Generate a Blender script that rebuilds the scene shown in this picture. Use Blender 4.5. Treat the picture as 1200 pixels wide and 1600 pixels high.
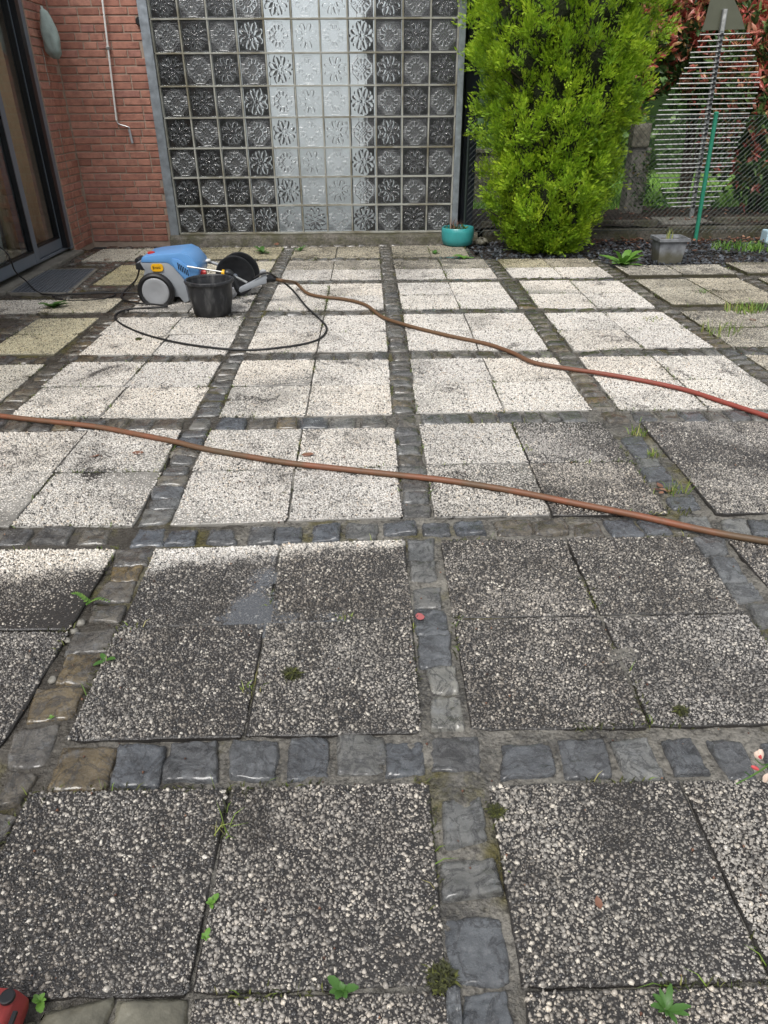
import bpy, bmesh, math, random
import numpy as np
from mathutils import Matrix, Vector

random.seed(7); rng = np.random.default_rng(7)
sc = bpy.context.scene
for _o in list(bpy.data.objects): bpy.data.objects.remove(_o)

# ------------------------------------------------------------------ camera
RES = (1200.0, 1600.0); FPX = 1107.77
CAM = np.array([-0.1637, -0.1248, 1.2187])
PITCH, YAW, ROLL = math.radians(30.110), math.radians(1.106), math.radians(-0.356)
_f = np.array([math.sin(YAW)*math.cos(PITCH), math.cos(YAW)*math.cos(PITCH), -math.sin(PITCH)])
_r = np.array([math.cos(YAW), -math.sin(YAW), 0.0]); _u = np.cross(_r, _f)
RGT = math.cos(ROLL)*_r + math.sin(ROLL)*_u; UPV = math.cos(ROLL)*_u - math.sin(ROLL)*_r; FWD = _f
cd = bpy.data.cameras.new('camera'); cam = bpy.data.objects.new('camera', cd); sc.collection.objects.link(cam)
cam.matrix_world = Matrix(((RGT[0], UPV[0], -FWD[0], CAM[0]), (RGT[1], UPV[1], -FWD[1], CAM[1]),
                           (RGT[2], UPV[2], -FWD[2], CAM[2]), (0, 0, 0, 1)))
cd.sensor_fit = 'HORIZONTAL'; cd.sensor_width = 36.0; cd.lens = 36.0*FPX/RES[0]
cd.clip_start = 0.02; cd.clip_end = 500
sc.camera = cam

# ------------------------------------------------------------------ sky and sun
SUN_EL, SUN_AZ = math.radians(55), math.radians(205)      # soft light from behind the viewer, a little to the left
w = bpy.data.worlds.new('World'); sc.world = w; w.use_nodes = True
nt = w.node_tree; nt.nodes.clear()
sky = nt.nodes.new('ShaderNodeTexSky'); sky.sky_type = 'NISHITA'; sky.sun_disc = False
sky.sun_elevation = SUN_EL; sky.sun_rotation = SUN_AZ; sky.air_density = 1.0; sky.dust_density = 3.0; sky.ozone_density = 1.0
hs = nt.nodes.new('ShaderNodeHueSaturation'); hs.inputs['Saturation'].default_value = 0.20
bg = nt.nodes.new('ShaderNodeBackground'); bg.inputs[1].default_value = 0.13
wo = nt.nodes.new('ShaderNodeOutputWorld')
nt.links.new(sky.outputs[0], hs.inputs['Color']); nt.links.new(hs.outputs[0], bg.inputs[0]); nt.links.new(bg.outputs[0], wo.inputs[0])
sl = bpy.data.lights.new('sun', 'SUN'); sl.energy = 1.3; sl.angle = math.radians(25); sl.color = (1, 0.97, 0.92)
so = bpy.data.objects.new('sun', sl); sc.collection.objects.link(so)
_d = Vector((math.sin(SUN_AZ)*math.cos(SUN_EL), math.cos(SUN_AZ)*math.cos(SUN_EL), math.sin(SUN_EL)))
so.rotation_euler = _d.to_track_quat('Z', 'Y').to_euler(); so.location = _d*20

sc.view_settings.view_transform = 'Standard'; sc.view_settings.look = 'None'
sc.view_settings.exposure = 0.75; sc.view_settings.gamma = 1.0; sc.view_settings.use_curve_mapping = False
sc.cycles.use_denoising = True; sc.cycles.max_bounces = 10; sc.cycles.transmission_bounces = 8
sc.cycles.transparent_max_bounces = 12; sc.cycles.sample_clamp_indirect = 6.0

# ------------------------------------------------------------------ helpers
def ray(px, py):
    return (px-600.0)/FPX*RGT - (py-800.0)/FPX*UPV + FWD
def G(px, py, z=0.0):                     # photo pixel -> point on the ground (camera solved from the paving grid)
    d = ray(px, py); return CAM + d*((z-CAM[2])/d[2])
def Wy(px, py, Y):                        # photo pixel -> point on an upright plane at distance Y
    d = ray(px, py); return CAM + d*((Y-CAM[1])/d[1])
def Wx(px, py, X):
    d = ray(px, py); return CAM + d*((X-CAM[0])/d[0])
def proj(p):
    d = np.asarray(p) - CAM; zz = d@FWD
    return 600+FPX*(d@RGT)/zz, 800-FPX*(d@UPV)/zz

ORG = {}
def link(o): sc.collection.objects.link(o); return o
def mesh(V, F, smooth=False):
    me = bpy.data.meshes.new('m')
    if isinstance(F, np.ndarray):
        V = np.asarray(V, np.float32); n = F.shape[1]
        me.vertices.add(len(V)); me.vertices.foreach_set('co', V.ravel())
        me.loops.add(F.size); me.loops.foreach_set('vertex_index', F.ravel().astype(np.int32))
        me.polygons.add(len(F)); me.polygons.foreach_set('loop_start', np.arange(0, F.size, n, dtype=np.int32))
        me.polygons.foreach_set('loop_total', np.full(len(F), n, np.int32))
        me.update(calc_edges=True)
    else:
        me.from_pydata([tuple(map(float, v)) for v in V], [], F)
    if smooth: me.polygons.foreach_set('use_smooth', [True]*len(me.polygons))
    return me
def obj(name, V, F, m, parent=None, origin=None, smooth=False, me=None):
    """one mesh object; V in world coordinates, origin in world coordinates"""
    po = ORG[parent.name] if parent else np.zeros(3)
    if me is None:
        V = np.asarray(V, float)
        if origin is None: origin = V.mean(0) if parent is None else po
        origin = np.asarray(origin, float); me = mesh(V-origin, F, smooth)
        if m: me.materials.append(m)
    o = bpy.data.objects.new(name, me); link(o)
    o.parent = parent; o.location = np.asarray(origin) - po; ORG[o.name] = np.asarray(origin, float)
    return o
def empty(name, loc, label=None, cat=None, group=None, kind=None):
    o = bpy.data.objects.new(name, None); link(o); o.location = loc; ORG[o.name] = np.asarray(loc, float)
    o.empty_display_size = .1
    return tag(o, label, cat, group, kind)
def tag(o, label=None, cat=None, group=None, kind=None):
    if label: o['label'] = label
    if cat: o['category'] = cat
    if group: o['group'] = group
    if kind: o['kind'] = kind
    return o

class MB:                                  # mesh builder
    def __init__(s): s.V = []; s.F = []
    def add(s, V, F):
        n = len(s.V); s.V += [tuple(map(float, v)) for v in V]; s.F += [tuple(i+n for i in f) for f in F]; return s
    def box(s, a, b):
        x0, y0, z0 = a; x1, y1, z1 = b
        return s.add([(x0,y0,z0),(x1,y0,z0),(x1,y1,z0),(x0,y1,z0),(x0,y0,z1),(x1,y0,z1),(x1,y1,z1),(x0,y1,z1)],
                     [(3,2,1,0),(4,5,6,7),(0,1,5,4),(1,2,6,5),(2,3,7,6),(3,0,4,7)])
    def tube(s, P, r, n=8, cap=True, r2=None):
        P = [np.asarray(p, float) for p in P]; k = len(P); V = []
        t0 = P[1]-P[0]; t0 = t0/np.linalg.norm(t0)
        a = np.cross(t0, [0, 0, 1.0] if abs(t0[2]) < .9 else [1.0, 0, 0]); a /= np.linalg.norm(a)
        for i in range(k):
            t = P[min(i+1, k-1)]-P[max(i-1, 0)]; t = t/np.linalg.norm(t)
            a = a - t*(a@t); a /= np.linalg.norm(a); b = np.cross(t, a)
            rr = r if r2 is None else r+(r2-r)*i/(k-1)
            if isinstance(r, (list, tuple, np.ndarray)): rr = r[i]
            for j in range(n):
                an = 2*math.pi*j/n; V.append(P[i]+rr*(math.cos(an)*a+math.sin(an)*b))
        F = [(i*n+j, i*n+(j+1) % n, (i+1)*n+(j+1) % n, (i+1)*n+j) for i in range(k-1) for j in range(n)]
        if cap: F += [tuple(range(n-1, -1, -1)), tuple((k-1)*n+j for j in range(n))]
        return s.add(V, F)
    def lathe(s, prof, c, n=32, axis='z', caps=(True, True)):
        V = []
        for r, h in prof:
            for j in range(n):
                a = 2*math.pi*j/n; x, y = r*math.cos(a), r*math.sin(a)
                V.append((c[0]+x, c[1]+y, c[2]+h) if axis == 'z' else (c[0]+x, c[1]+h, c[2]+y) if axis == 'y' else (c[0]+h, c[1]+x, c[2]+y))
        k = len(prof)
        F = [(i*n+j, i*n+(j+1) % n, (i+1)*n+(j+1) % n, (i+1)*n+j) for i in range(k-1) for j in range(n)]
        if axis == 'y': F = [f[::-1] for f in F]
        if caps[0]: F.append(tuple(range(n-1, -1, -1)))
        if caps[1]: F.append(tuple((k-1)*n+j for j in range(n)))
        return s.add(V, F)
    def build(s, name, m, parent=None, origin=None, smooth=False, bevel=0, seg=2, auto=True):
        o = obj(name, s.V, s.F, m, parent, origin, smooth)
        if bevel:
            bm = bmesh.new(); bm.from_mesh(o.data)
            bmesh.ops.recalc_face_normals(bm, faces=bm.faces)
            ed = [e for e in bm.edges if len(e.link_faces) == 2 and e.calc_face_angle(0) > .5]
            bmesh.ops.bevel(bm, geom=ed, offset=bevel, segments=seg, affect='EDGES', profile=.6)
            bm.to_mesh(o.data); bm.free()
        if smooth and auto:
            o.data.polygons.foreach_set('use_smooth', [True]*len(o.data.polygons))
            try: o.data.set_sharp_from_angle(angle=math.radians(50))
            except Exception: pass
        return o
def prism(poly, y0, y1):                   # polygon in x,z extruded along y
    n = len(poly); b = MB()
    b.add([(x, y0, z) for x, z in poly]+[(x, y1, z) for x, z in poly],
          [tuple(range(n)), tuple(range(2*n-1, n-1, -1))]+[(i, i+n, (i+1) % n+n, (i+1) % n) for i in range(n)])
    return b
def spline(P, k=8):
    P = np.asarray(P, float); Q = np.vstack([2*P[0]-P[1], P, 2*P[-1]-P[-2]]); out = []
    for i in range(1, len(Q)-2):
        a, b, c, d = Q[i-1:i+3]
        for t in np.linspace(0, 1, k, endpoint=False):
            out.append(.5*((2*b)+(-a+c)*t+(2*a-5*b+4*c-d)*t*t+(-a+3*b-3*c+d)*t**3))
    out.append(P[-1]); return out
_perm = rng.random((256, 256))
def vnoise(x, y):                          # smooth value noise, numpy
    x = np.asarray(x, float); y = np.asarray(y, float)
    xi = np.floor(x).astype(int); yi = np.floor(y).astype(int); fx = x-xi; fy = y-yi
    fx = fx*fx*(3-2*fx); fy = fy*fy*(3-2*fy)
    g = lambda a, b: _perm[a % 256, b % 256]
    return (g(xi, yi)*(1-fx)+g(xi+1, yi)*fx)*(1-fy)+(g(xi, yi+1)*(1-fx)+g(xi+1, yi+1)*fx)*fy

# ------------------------------------------------------------------ materials
class NT:
    def __init__(s, name):
        s.m = bpy.data.materials.new(name); s.m.use_nodes = True; s.t = s.m.node_tree
        s.b = s.t.nodes['Principled BSDF']; s.out = s.t.nodes['Material Output']
    def n(s, kind, **kw):
        x = s.t.nodes.new('ShaderNode'+kind)
        for k, v in kw.items(): setattr(x, k, v)
        return x
    def set(s, sock, v):
        if hasattr(v, 'links') or isinstance(v, bpy.types.NodeSocket): s.t.links.new(v, sock)
        else:
            if isinstance(v, tuple) and len(v) == 3 and sock.type == 'RGBA': v = v+(1,)
            sock.default_value = v
        return s
    def P(s, **kw):
        for k, v in kw.items(): s.set(s.b.inputs[k.replace('_', ' ')], v)
        return s
    def noise(s, scale, vec=None, detail=4, rough=.6, dist=0.0):
        x = s.n('TexNoise'); x.inputs['Scale'].default_value = scale; x.inputs['Detail'].default_value = detail
        x.inputs['Roughness'].default_value = rough; x.inputs['Distortion'].default_value = dist
        if vec is not None: s.set(x.inputs['Vector'], vec)
        return x.outputs['Fac']
    def voro(s, scale, vec=None, feature='F1', out='Distance', rnd=1.0):
        x = s.n('TexVoronoi', feature=feature); x.inputs['Scale'].default_value = scale; x.inputs['Randomness'].default_value = rnd
        if vec is not None: s.set(x.inputs['Vector'], vec)
        return x.outputs[out]
    def math(s, op, a, b=None, c=None, clamp=False):
        x = s.n('Math', operation=op, use_clamp=clamp); s.set(x.inputs[0], a)
        if b is not None: s.set(x.inputs[1], b)
        if c is not None: s.set(x.inputs[2], c)
        return x.outputs[0]
    def ramp(s, fac, *st, interp='LINEAR'):
        x = s.n('ValToRGB'); r = x.color_ramp; r.interpolation = interp
        while len(r.elements) < len(st): r.elements.new(.5)
        for e, (p, c) in zip(r.elements, st): e.position = p; e.color = (c, c, c, 1) if isinstance(c, (int, float)) else tuple(c)+(1,)
        s.set(x.inputs[0], fac); return x.outputs[0]
    def mix(s, fac, a, b, blend='MIX'):
        x = s.n('Mix', data_type='RGBA', blend_type=blend); s.set(x.inputs[0], fac); s.set(x.inputs[6], a); s.set(x.inputs[7], b)
        return x.outputs[2]
    def pos(s): return s.n('NewGeometry').outputs['Position']
    def island(s): return s.n('NewGeometry').outputs['Random Per Island']
    def objpos(s): return s.n('TexCoord').outputs['Object']
    def orand(s): return s.n('ObjectInfo').outputs['Random']
    def ocol(s):
        x = s.n('SeparateColor'); s.set(x.inputs[0], s.n('ObjectInfo').outputs['Color']); return x.outputs
    def xyz(s, v):
        x = s.n('SeparateXYZ'); s.set(x.inputs[0], v); return x.outputs
    def bump(s, h, strength=.5, dist=.01, normal=None):
        x = s.n('Bump'); x.inputs['Strength'].default_value = strength; x.inputs['Distance'].default_value = dist
        s.set(x.inputs['Height'], h)
        if normal is not None: s.set(x.inputs['Normal'], normal)
        return x.outputs[0]
    def maprange(s, v, a, b, c, d):
        x = s.n('MapRange', interpolation_type='SMOOTHSTEP'); s.set(x.inputs[0], v)
        for i, q in enumerate((a, b, c, d)): s.set(x.inputs[i+1], q)
        return x.outputs[0]
    def hsv(s, col, h=.5, sa=1.0, v=1.0):
        x = s.n('HueSaturation'); s.set(x.inputs['Hue'], h); s.set(x.inputs['Saturation'], sa); s.set(x.inputs['Value'], v); s.set(x.inputs['Color'], col)
        return x.outputs[0]
def simple(name, col, rough=.5, metal=0.0, spec=.5, var=.12, scale=25, bump=.15, bd=.003, coat=0):
    t = NT(name); n = t.noise(scale, t.objpos(), 5)
    c = t.mix(t.ramp(n, (.3, 0.0), (.75, 1.0)), tuple(x*(1-var) for x in col), tuple(min(1, x*(1+var)) for x in col))
    t.P(Base_Color=c, Roughness=t.math('MULTIPLY_ADD', n, .25, max(.02, rough-.12)), Metallic=metal, Normal=t.bump(n, bump, bd))
    t.b.inputs['Specular IOR Level'].default_value = spec
    if coat: t.b.inputs['Coat Weight'].default_value = coat; t.b.inputs['Coat Roughness'].default_value = .08
    return t.m

M = {}
# --- exposed aggregate slabs: object colour carries r = dirt, g = moss tint, b = "half-cleaned" flag
CLEANLINE = 1.665
def dirt(t):
    oc = t.ocol(); p = t.pos(); x = t.xyz(p)
    n1 = t.noise(2.6, p, 5, .65); n2 = t.noise(22, p, 3, .6)
    wob = t.math('MULTIPLY_ADD', t.math('SUBTRACT', n1, .5), .22, t.math('MULTIPLY', t.math('SUBTRACT', n2, .5), .10))
    yy = t.math('SUBTRACT', t.math('ADD', x[1], wob), t.math('MULTIPLY', t.math('ADD', x[0], .9), .11)); line = t.maprange(yy, CLEANLINE-.05, CLEANLINE+.045, 1.0, 0.0)
    lvl = t.mix(oc[2], (1, 1, 1), line)
    patch = t.math('MULTIPLY_ADD', t.math('SUBTRACT', n1, .5), .9, oc[0])
    patch = t.math('MULTIPLY_ADD', t.math('SUBTRACT', n2, .5), .5, patch)
    sm = t.math('ADD', t.ramp(t.noise(1.3, p, 7, .72, .8), (.53, 0.0), (.68, .50)), t.ramp(t.noise(3.7, p, 7, .7, .6), (.58, 0.0), (.68, .9))); patch = t.math('ADD', patch, sm)
    return t.math('MULTIPLY', patch, lvl, clamp=True), oc, p, n1, n2
t = NT('aggregate_matrix'); d, oc, p, n1, n2 = dirt(t)
fine = t.noise(330, p, 3)
c = t.mix(t.math('MULTIPLY', d, 1.7, clamp=True), (.36, .345, .315), (.026, .024, .023))
c = t.mix(t.ramp(fine, (.4, 0), (.75, .4)), c, (.07, .066, .06))
c = t.mix(t.math('MULTIPLY', oc[1], .75), c, (.17, .15, .05))
t.P(Base_Color=c, Roughness=t.ramp(n1, (.35, .05), (.65, .3)), Normal=t.bump(t.noise(160, p, 3), .8, .004)); M['matrix'] = t.m
t = NT('aggregate_pebble'); d, oc, p, n1, n2 = dirt(t); isl = t.island()
cl = t.ramp(isl, (0, (.035, .035, .036)), (.08, (.06, .057, .055)), (.12, (.34, .31, .27)), (.2, (.58, .55, .50)), (.55, (.70, .665, .615)), (.88, (.80, .775, .73)), (1, (.58, .48, .37)))
di = t.ramp(isl, (0, (.024, .024, .026)), (.28, (.042, .040, .039)), (.48, (.076, .068, .061)), (.66, (.125, .111, .096)), (.81, (.205, .183, .157)), (.93, (.34, .31, .27)), (1, (.57, .54, .48)))
c = t.mix(d, cl, di); bl = t.math('MULTIPLY', t.ramp(t.noise(4.2, p, 7, .72, .7), (.50, 0), (.66, .8)), d); c = t.mix(bl, c, (.032, .029, .026)); c = t.mix(1.0, c, t.ramp(t.orand(), (0, (1.0, .97, .93)), (.5, (.92, .92, .93)), (1, (.98, .97, .95))), 'MULTIPLY')
c = t.mix(t.math('MULTIPLY', oc[1], .8), c, t.mix(1.0, c, (.95, .86, .36), 'MULTIPLY'))
t.P(Base_Color=c, Roughness=t.math('MULTIPLY_ADD', t.ramp(n1, (.35, 0), (.6, 1)), .26, .09), Normal=t.bump(t.noise(260, p, 2), .25, .002), Coat_Weight=t.math('MULTIPLY', d, t.ramp(n1, (.4, .9), (.6, .2))), Coat_Roughness=.08, Coat_IOR=1.35); M['pebble'] = t.m
# --- mortar bed between the cobbles
t = NT('joint_mortar'); p = t.pos(); n = t.noise(5, p, 7, .7); f = t.noise(70, p, 5, .7); mo = t.noise(2.1, p, 6, .65); g = t.voro(95, p)
c = t.mix(t.ramp(n, (.38, 0), (.62, 1)), (.055, .053, .050), (.25, .235, .205))
xy = t.xyz(p); wn = t.math('MULTIPLY', t.math('SUBTRACT', n, .5), 1.6)
soilf = t.math('MAXIMUM', t.maprange(t.math('ADD', xy[0], wn), -.45, -.95, 0., 1.), t.maprange(t.math('ADD', xy[1], wn), 2.9, 3.9, 0., .8))     # joints filled with soil instead of mortar
c = t.mix(t.ramp(g, (.25, .35), (.5, 0)), c, (.27, .25, .21)); c = t.mix(t.math('MULTIPLY', soilf, .75), c, (.034, .027, .019))
c = t.mix(t.ramp(mo, (.53, 0), (.60, .85)), c, t.mix(f, (.035, .035, .010), (.16, .135, .035)))
c = t.mix(t.ramp(f, (.36, .7), (.50, 0)), c, (.030, .027, .023))
t.P(Base_Color=c, Roughness=t.ramp(n, (.35, .06), (.65, .45)), Normal=t.bump(f, 1.0, .012, t.bump(g, .5, .006))); M['mortar'] = t.m
# --- wet basalt cobbles: object colour r = brown, g = dry/light
t = NT('wet_basalt'); p = t.pos(); oc = t.ocol(); r = t.orand()
n = t.noise(14, p, 6, .6); f = t.noise(75, p, 5, .7); big = t.noise(5, p, 3)
c = t.mix(t.ramp(n, (.3, 0), (.7, 1)), (.043, .049, .059), (.115, .128, .146))
c = t.mix(t.math('MULTIPLY', r, .5), c, (.085, .076, .062))
c = t.mix(t.math('MULTIPLY', t.maprange(t.xyz(p)[1], 2.6, 3.6, 0., 1.), .55), c, (.058, .049, .037))
c = t.mix(oc[0], c, t.mix(t.ramp(n, (.35, 0), (.65, 1)), (.075, .052, .022), (.16, .115, .05)))
c = t.mix(oc[1], c, t.mix(t.ramp(n, (.35, 0), (.65, 1)), (.15, .15, .135), (.28, .27, .235)))
vein = t.noise(11, p, 5, .65, 1.6); c = t.mix(t.ramp(vein, (.44, 0), (.49, .75), (.54, 0)), c, (.022, .022, .024)); c = t.mix(t.ramp(t.noise(30, p, 5, .7), (.55, 0), (.72, .5)), c, (.21, .22, .23))
sp = t.noise(420, p, 2)
c = t.mix(t.ramp(sp, (.6, 0), (.72, .45)), c, (.24, .24, .23))
t.P(Base_Color=c, Roughness=t.ramp(t.noise(26, p, 5, .65), (.42, .03), (.62, .34)),
    Normal=t.bump(t.noise(48, p, 9, .78), .8, .010, t.bump(t.voro(20, p, 'SMOOTH_F1'), .6, .016)), Coat_Weight=t.ramp(t.noise(6, p, 4), (.38, .25), (.55, 1.0)), Coat_Roughness=.06, Coat_IOR=1.40); M['cobble'] = t.m
M['concrete'] = simple('wet_concrete', (.20, .19, .165), .5, var=.35, scale=14, bump=.5, bd=.006)
M['palestone'] = simple('pale_flagstone', (.15, .142, .11), .25, var=.6, scale=11, bump=.9, bd=.012)
t = NT('mossy_concrete'); p = t.pos(); n = t.noise(6, p, 6, .7); f = t.noise(60, p, 4)
c = t.mix(t.ramp(n, (.4, 0), (.6, 1)), (.15, .135, .11), (.06, .058, .02)); c = t.mix(t.ramp(f, (.4, .7), (.6, 0)), c, (.035, .03, .022))
t.P(Base_Color=c, Roughness=.6, Normal=t.bump(f, .8, .01)); M['mossy'] = t.m
# --- bricks
t = NT('red_brick'); p = t.pos(); r = t.orand(); n = t.noise(16, p, 6, .65); f = t.noise(120, p, 3)
c = t.ramp(r, (0, (.32, .14, .098)), (.35, (.42, .19, .135)), (.7, (.47, .23, .165)), (1, (.38, .175, .14)))
c = t.mix(t.ramp(n, (.42, 0), (.72, .7)), c, (.13, .052, .042)); c = t.mix(t.ramp(f, (.55, 0), (.75, .35)), c, (.36, .22, .16))
t.P(Base_Color=c, Roughness=.72, Normal=t.bump(f, .6, .004, t.bump(n, .5, .008))); M['brick'] = t.m
t = NT('brick_mortar'); p = t.pos(); n = t.noise(30, p, 5)
t.P(Base_Color=t.mix(n, (.26, .19, .145), (.44, .35, .28)), Roughness=.85, Normal=t.bump(n, .6, .006)); M['bmortar'] = t.m
# --- metals, plastics
M['galv'] = simple('galvanised_steel', (.36, .40, .44), .42, .75, var=.25, scale=18, bump=.1)
M['anthra'] = simple('anthracite_frame', (.135, .158, .19), .34, 0, var=.1, scale=8, bump=.03)
M['anthra2'] = simple('dark_gasket', (.008, .009, .011), .4)
M['darkpost'] = simple('blue_black_paint', (.010, .014, .024), .35, var=.15, bump=.05)
M['steel'] = simple('brushed_steel', (.60, .60, .57), .38, .9, var=.3, bump=.1)
M['chrome'] = simple('worn_chrome', (.55, .55, .55), .3, .9, bump=.05)
M['whitepaint'] = simple('white_enamel', (.72, .72, .70), .35, var=.08, bump=.05)
M['greenpaint'] = simple('green_plastic_coat', (.022, .20, .125), .4, var=.12, bump=.08)
M['wire'] = simple('dark_wire', (.035, .048, .044), .45, .3, bump=0)
M['olivesheet'] = simple('olive_sheet_metal', (.115, .12, .085), .4, .35, var=.1, scale=6, bump=.05)
M['polegrey'] = simple('zinc_pole', (.30, .31, .31), .45, .6, var=.2, bump=.1)
M['blue'] = simple('sky_blue_plastic', (.12, .30, .60), .33, var=.06, scale=8, bump=.04)
M['greyplastic'] = simple('light_grey_plastic', (.29, .31, .335), .4, var=.08, scale=10, bump=.05)
M['discgrey'] = simple('silver_grey_plastic', (.33, .34, .355), .35, var=.06, bump=.04)
M['black'] = simple('black_plastic', (.014, .015, .017), .36, var=.3, bump=.08)
M['rubber'] = simple('black_rubber', (.012, .012, .013), .5, var=.3, bump=.1)
M['red'] = simple('red_plastic', (.52, .03, .025), .35, var=.1, bump=.05)
M['yellow'] = simple('yellow_plaque', (.78, .42, .012), .35, var=.05, bump=.02)
M['darkprint'] = simple('dark_print', (.10, .05, .005), .4, bump=0)
M['teal'] = simple('teal_glaze', (.045, .29, .29), .22, var=.12, scale=9, bump=.06)
M['redpaint'] = simple('red_painted_tool', (.24, .028, .026), .55, var=.3, scale=24, bump=.3)
t = NT('dirty_bucket'); p = t.objpos(); q = t.n('Mapping'); q.inputs['Scale'].default_value = (1, 1, .22); t.set(q.inputs[0], p)
st = t.noise(26, q.outputs[0], 5, .65); t.P(Base_Color=t.mix(t.ramp(st, (.50, 0), (.72, .6)), (.020, .021, .024), (.15, .15, .148)), Roughness=t.ramp(st, (.4, .28), (.6, .6)), Normal=t.bump(st, .15, .004)); M['bucket'] = t.m
t = NT('weathered_pot'); p = t.objpos(); n = t.noise(9, p, 6); z = t.xyz(p)[2]
c = t.mix(t.ramp(n, (.35, 0), (.7, 1)), (.10, .105, .115), (.27, .28, .29)); lo = t.maprange(t.math('MULTIPLY_ADD', n, .12, z), .10, .17, 1., 0.)
t.P(Base_Color=t.mix(t.math('MULTIPLY', lo, .7), c, (.09, .08, .035)), Roughness=.55, Normal=t.bump(n, .3, .004)); M['pot'] = t.m
t = NT('garden_hose'); p = t.pos(); n = t.noise(2.2, p, 4); f = t.noise(45, p, 4)
c = t.ramp(n, (.34, (.085, .062, .036)), (.48, (.12, .062, .030)), (.60, (.20, .066, .032)), (.70, (.105, .075, .042))); c = t.mix(t.ramp(f, (.5, 0), (.7, .5)), c, (.10, .06, .035))
t.P(Base_Color=c, Roughness=.55, Normal=t.bump(f, .4, .003)); M['hose'] = t.m
t = NT('garden_hose_red'); p = t.pos(); n = t.noise(2.2, p, 4); f = t.noise(45, p, 4); x = t.xyz(p)[0]
c = t.mix(t.maprange(t.math('MULTIPLY_ADD', n, .8, x), .7, 1.9, 0., 1.), (.125, .068, .032), (.24, .045, .030)); c = t.mix(t.ramp(f, (.5, 0), (.7, .4)), c, (.12, .06, .035))
t.P(Base_Color=c, Roughness=.55, Normal=t.bump(f, .4, .003)); M['hosered'] = t.m
# --- glass
t = NT('window_glass'); t.P(Base_Color=(.9, .95, .95), Roughness=.0, Transmission_Weight=1.0, IOR=1.45); M['glass'] = t.m
def blockglass(name, ro, col):
    t = NT(name); p = t.objpos(); n = t.noise(60, p, 4); s_ = t.noise(3.0, t.pos(), 5)
    at = t.n('Attribute'); at.attribute_name = 'frost'; fr = at.outputs['Fac']
    c = t.mix(fr, col, (.56, .60, .62))
    t.P(Base_Color=c, Roughness=t.math('ADD', t.math('MULTIPLY_ADD', t.ramp(s_, (.45, 0), (.75, 1)), .10, ro), t.math('MULTIPLY', fr, .3)), Transmission_Weight=t.math('SUBTRACT', 1.0, t.math('MULTIPLY', fr, .62)), IOR=1.52, Normal=t.bump(n, .04, .002))
    return t.m
M['blockA'] = blockglass('flower_glass', .03, (.95, .98, .985)); M['blockB'] = blockglass('ornate_glass', .08, (.95, .98, .99))
t = NT('block_joint'); p = t.pos(); n = t.noise(20, p, 5); q = t.noise(3, p, 5)
c = t.mix(n, (.24, .24, .21), (.40, .40, .355)); c = t.mix(t.ramp(q, (.45, 0), (.62, .8)), c, (.13, .11, .06))
t.P(Base_Color=c, Roughness=.75, Normal=t.bump(n, .4, .004)); M['blockjoint'] = t.m
M['dark'] = simple('dark_room_shade', (.022, .022, .024), .8, bump=0)  # near-black colour stands in for the shade of an unlit room
M['whitedoor'] = simple('white_door_paint', (.60, .645, .67), .6, var=.03, bump=.02)
M['beige'] = simple('beige_curtain', (.50, .38, .22), .85, var=.08, scale=60, bump=.1)
M['greycurtain'] = simple('grey_net_curtain', (.60, .63, .62), .85, var=.08, scale=60, bump=.1)
M['bag'] = simple('grey_green_cloth', (.31, .38, .355), .6, var=.25, scale=12, bump=.2)
# --- plants and soil
def leafmat(name, stops, rough=.4, trans=.25, isl=True):
    t = NT(name); r = t.island()
    if isl == 'tone': r = t.n('Attribute', attribute_name='tone').outputs['Fac']
    c = t.ramp(r, *stops); n = t.noise(1.7, t.pos(), 3)
    c = t.hsv(c, .5, 1.0, t.math('MULTIPLY_ADD', n, .7, .65)); t.P(Base_Color=c, Roughness=rough)
    tr = t.n('BsdfTranslucent'); t.set(tr.inputs[0], c); ms = t.n('MixShader'); ms.inputs[0].default_value = trans
    t.t.links.new(t.b.outputs[0], ms.inputs[1]); t.t.links.new(tr.outputs[0], ms.inputs[2]); t.t.links.new(ms.outputs[0], t.out.inputs[0])
    return t.m
M['thuja'] = leafmat('golden_cypress', ((0, (.10, .20, .015)), (.3, (.21, .38, .02)), (.6, (.38, .56, .03)), (1, (.62, .74, .06))), .55, .35, 'tone')
M['phot_green'] = leafmat('photinia_green', ((0, (.03, .07, .025)), (.5, (.065, .13, .04)), (.9, (.15, .24, .07)), (1, (.26, .16, .05))), .3, .3)
M['phot_red'] = leafmat('photinia_red', ((0, (.36, .06, .05)), (.35, (.56, .15, .115)), (.7, (.62, .28, .21)), (1, (.50, .32, .12))), .3, .35)
M['far_green'] = leafmat('far_hedge_green', ((0, (.035, .08, .022)), (.6, (.08, .16, .045)), (1, (.14, .23, .06))), .5, .2)
M['weed'] = leafmat('fresh_weed_green', ((0, (.08, .19, .03)), (.6, (.13, .27, .045)), (1, (.21, .33, .07))), .45, .25)
M['weeddark'] = leafmat('dark_weed_green', ((0, (.035, .10, .02)), (.6, (.065, .16, .03)), (1, (.11, .21, .045))), .45, .25)
M['grass'] = leafmat('joint_grass', ((0, (.10, .18, .025)), (.6, (.20, .30, .045)), (1, (.36, .32, .13))), .5, .25)
M['lawngrass'] = leafmat('lawn_grass', ((0, (.11, .24, .035)), (.6, (.20, .38, .06)), (1, (.32, .48, .10))), .5, .3)
M['deadleaf'] = leafmat('dead_leaves', ((0, (.05, .022, .015)), (.4, (.13, .055, .035)), (.75, (.24, .12, .075)), (1, (.34, .20, .13))), .5, .1)
M['moss'] = leafmat('moss', ((0, (.018, .02, .008)), (.6, (.045, .05, .014)), (1, (.10, .11, .02))), .8, .05)
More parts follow.
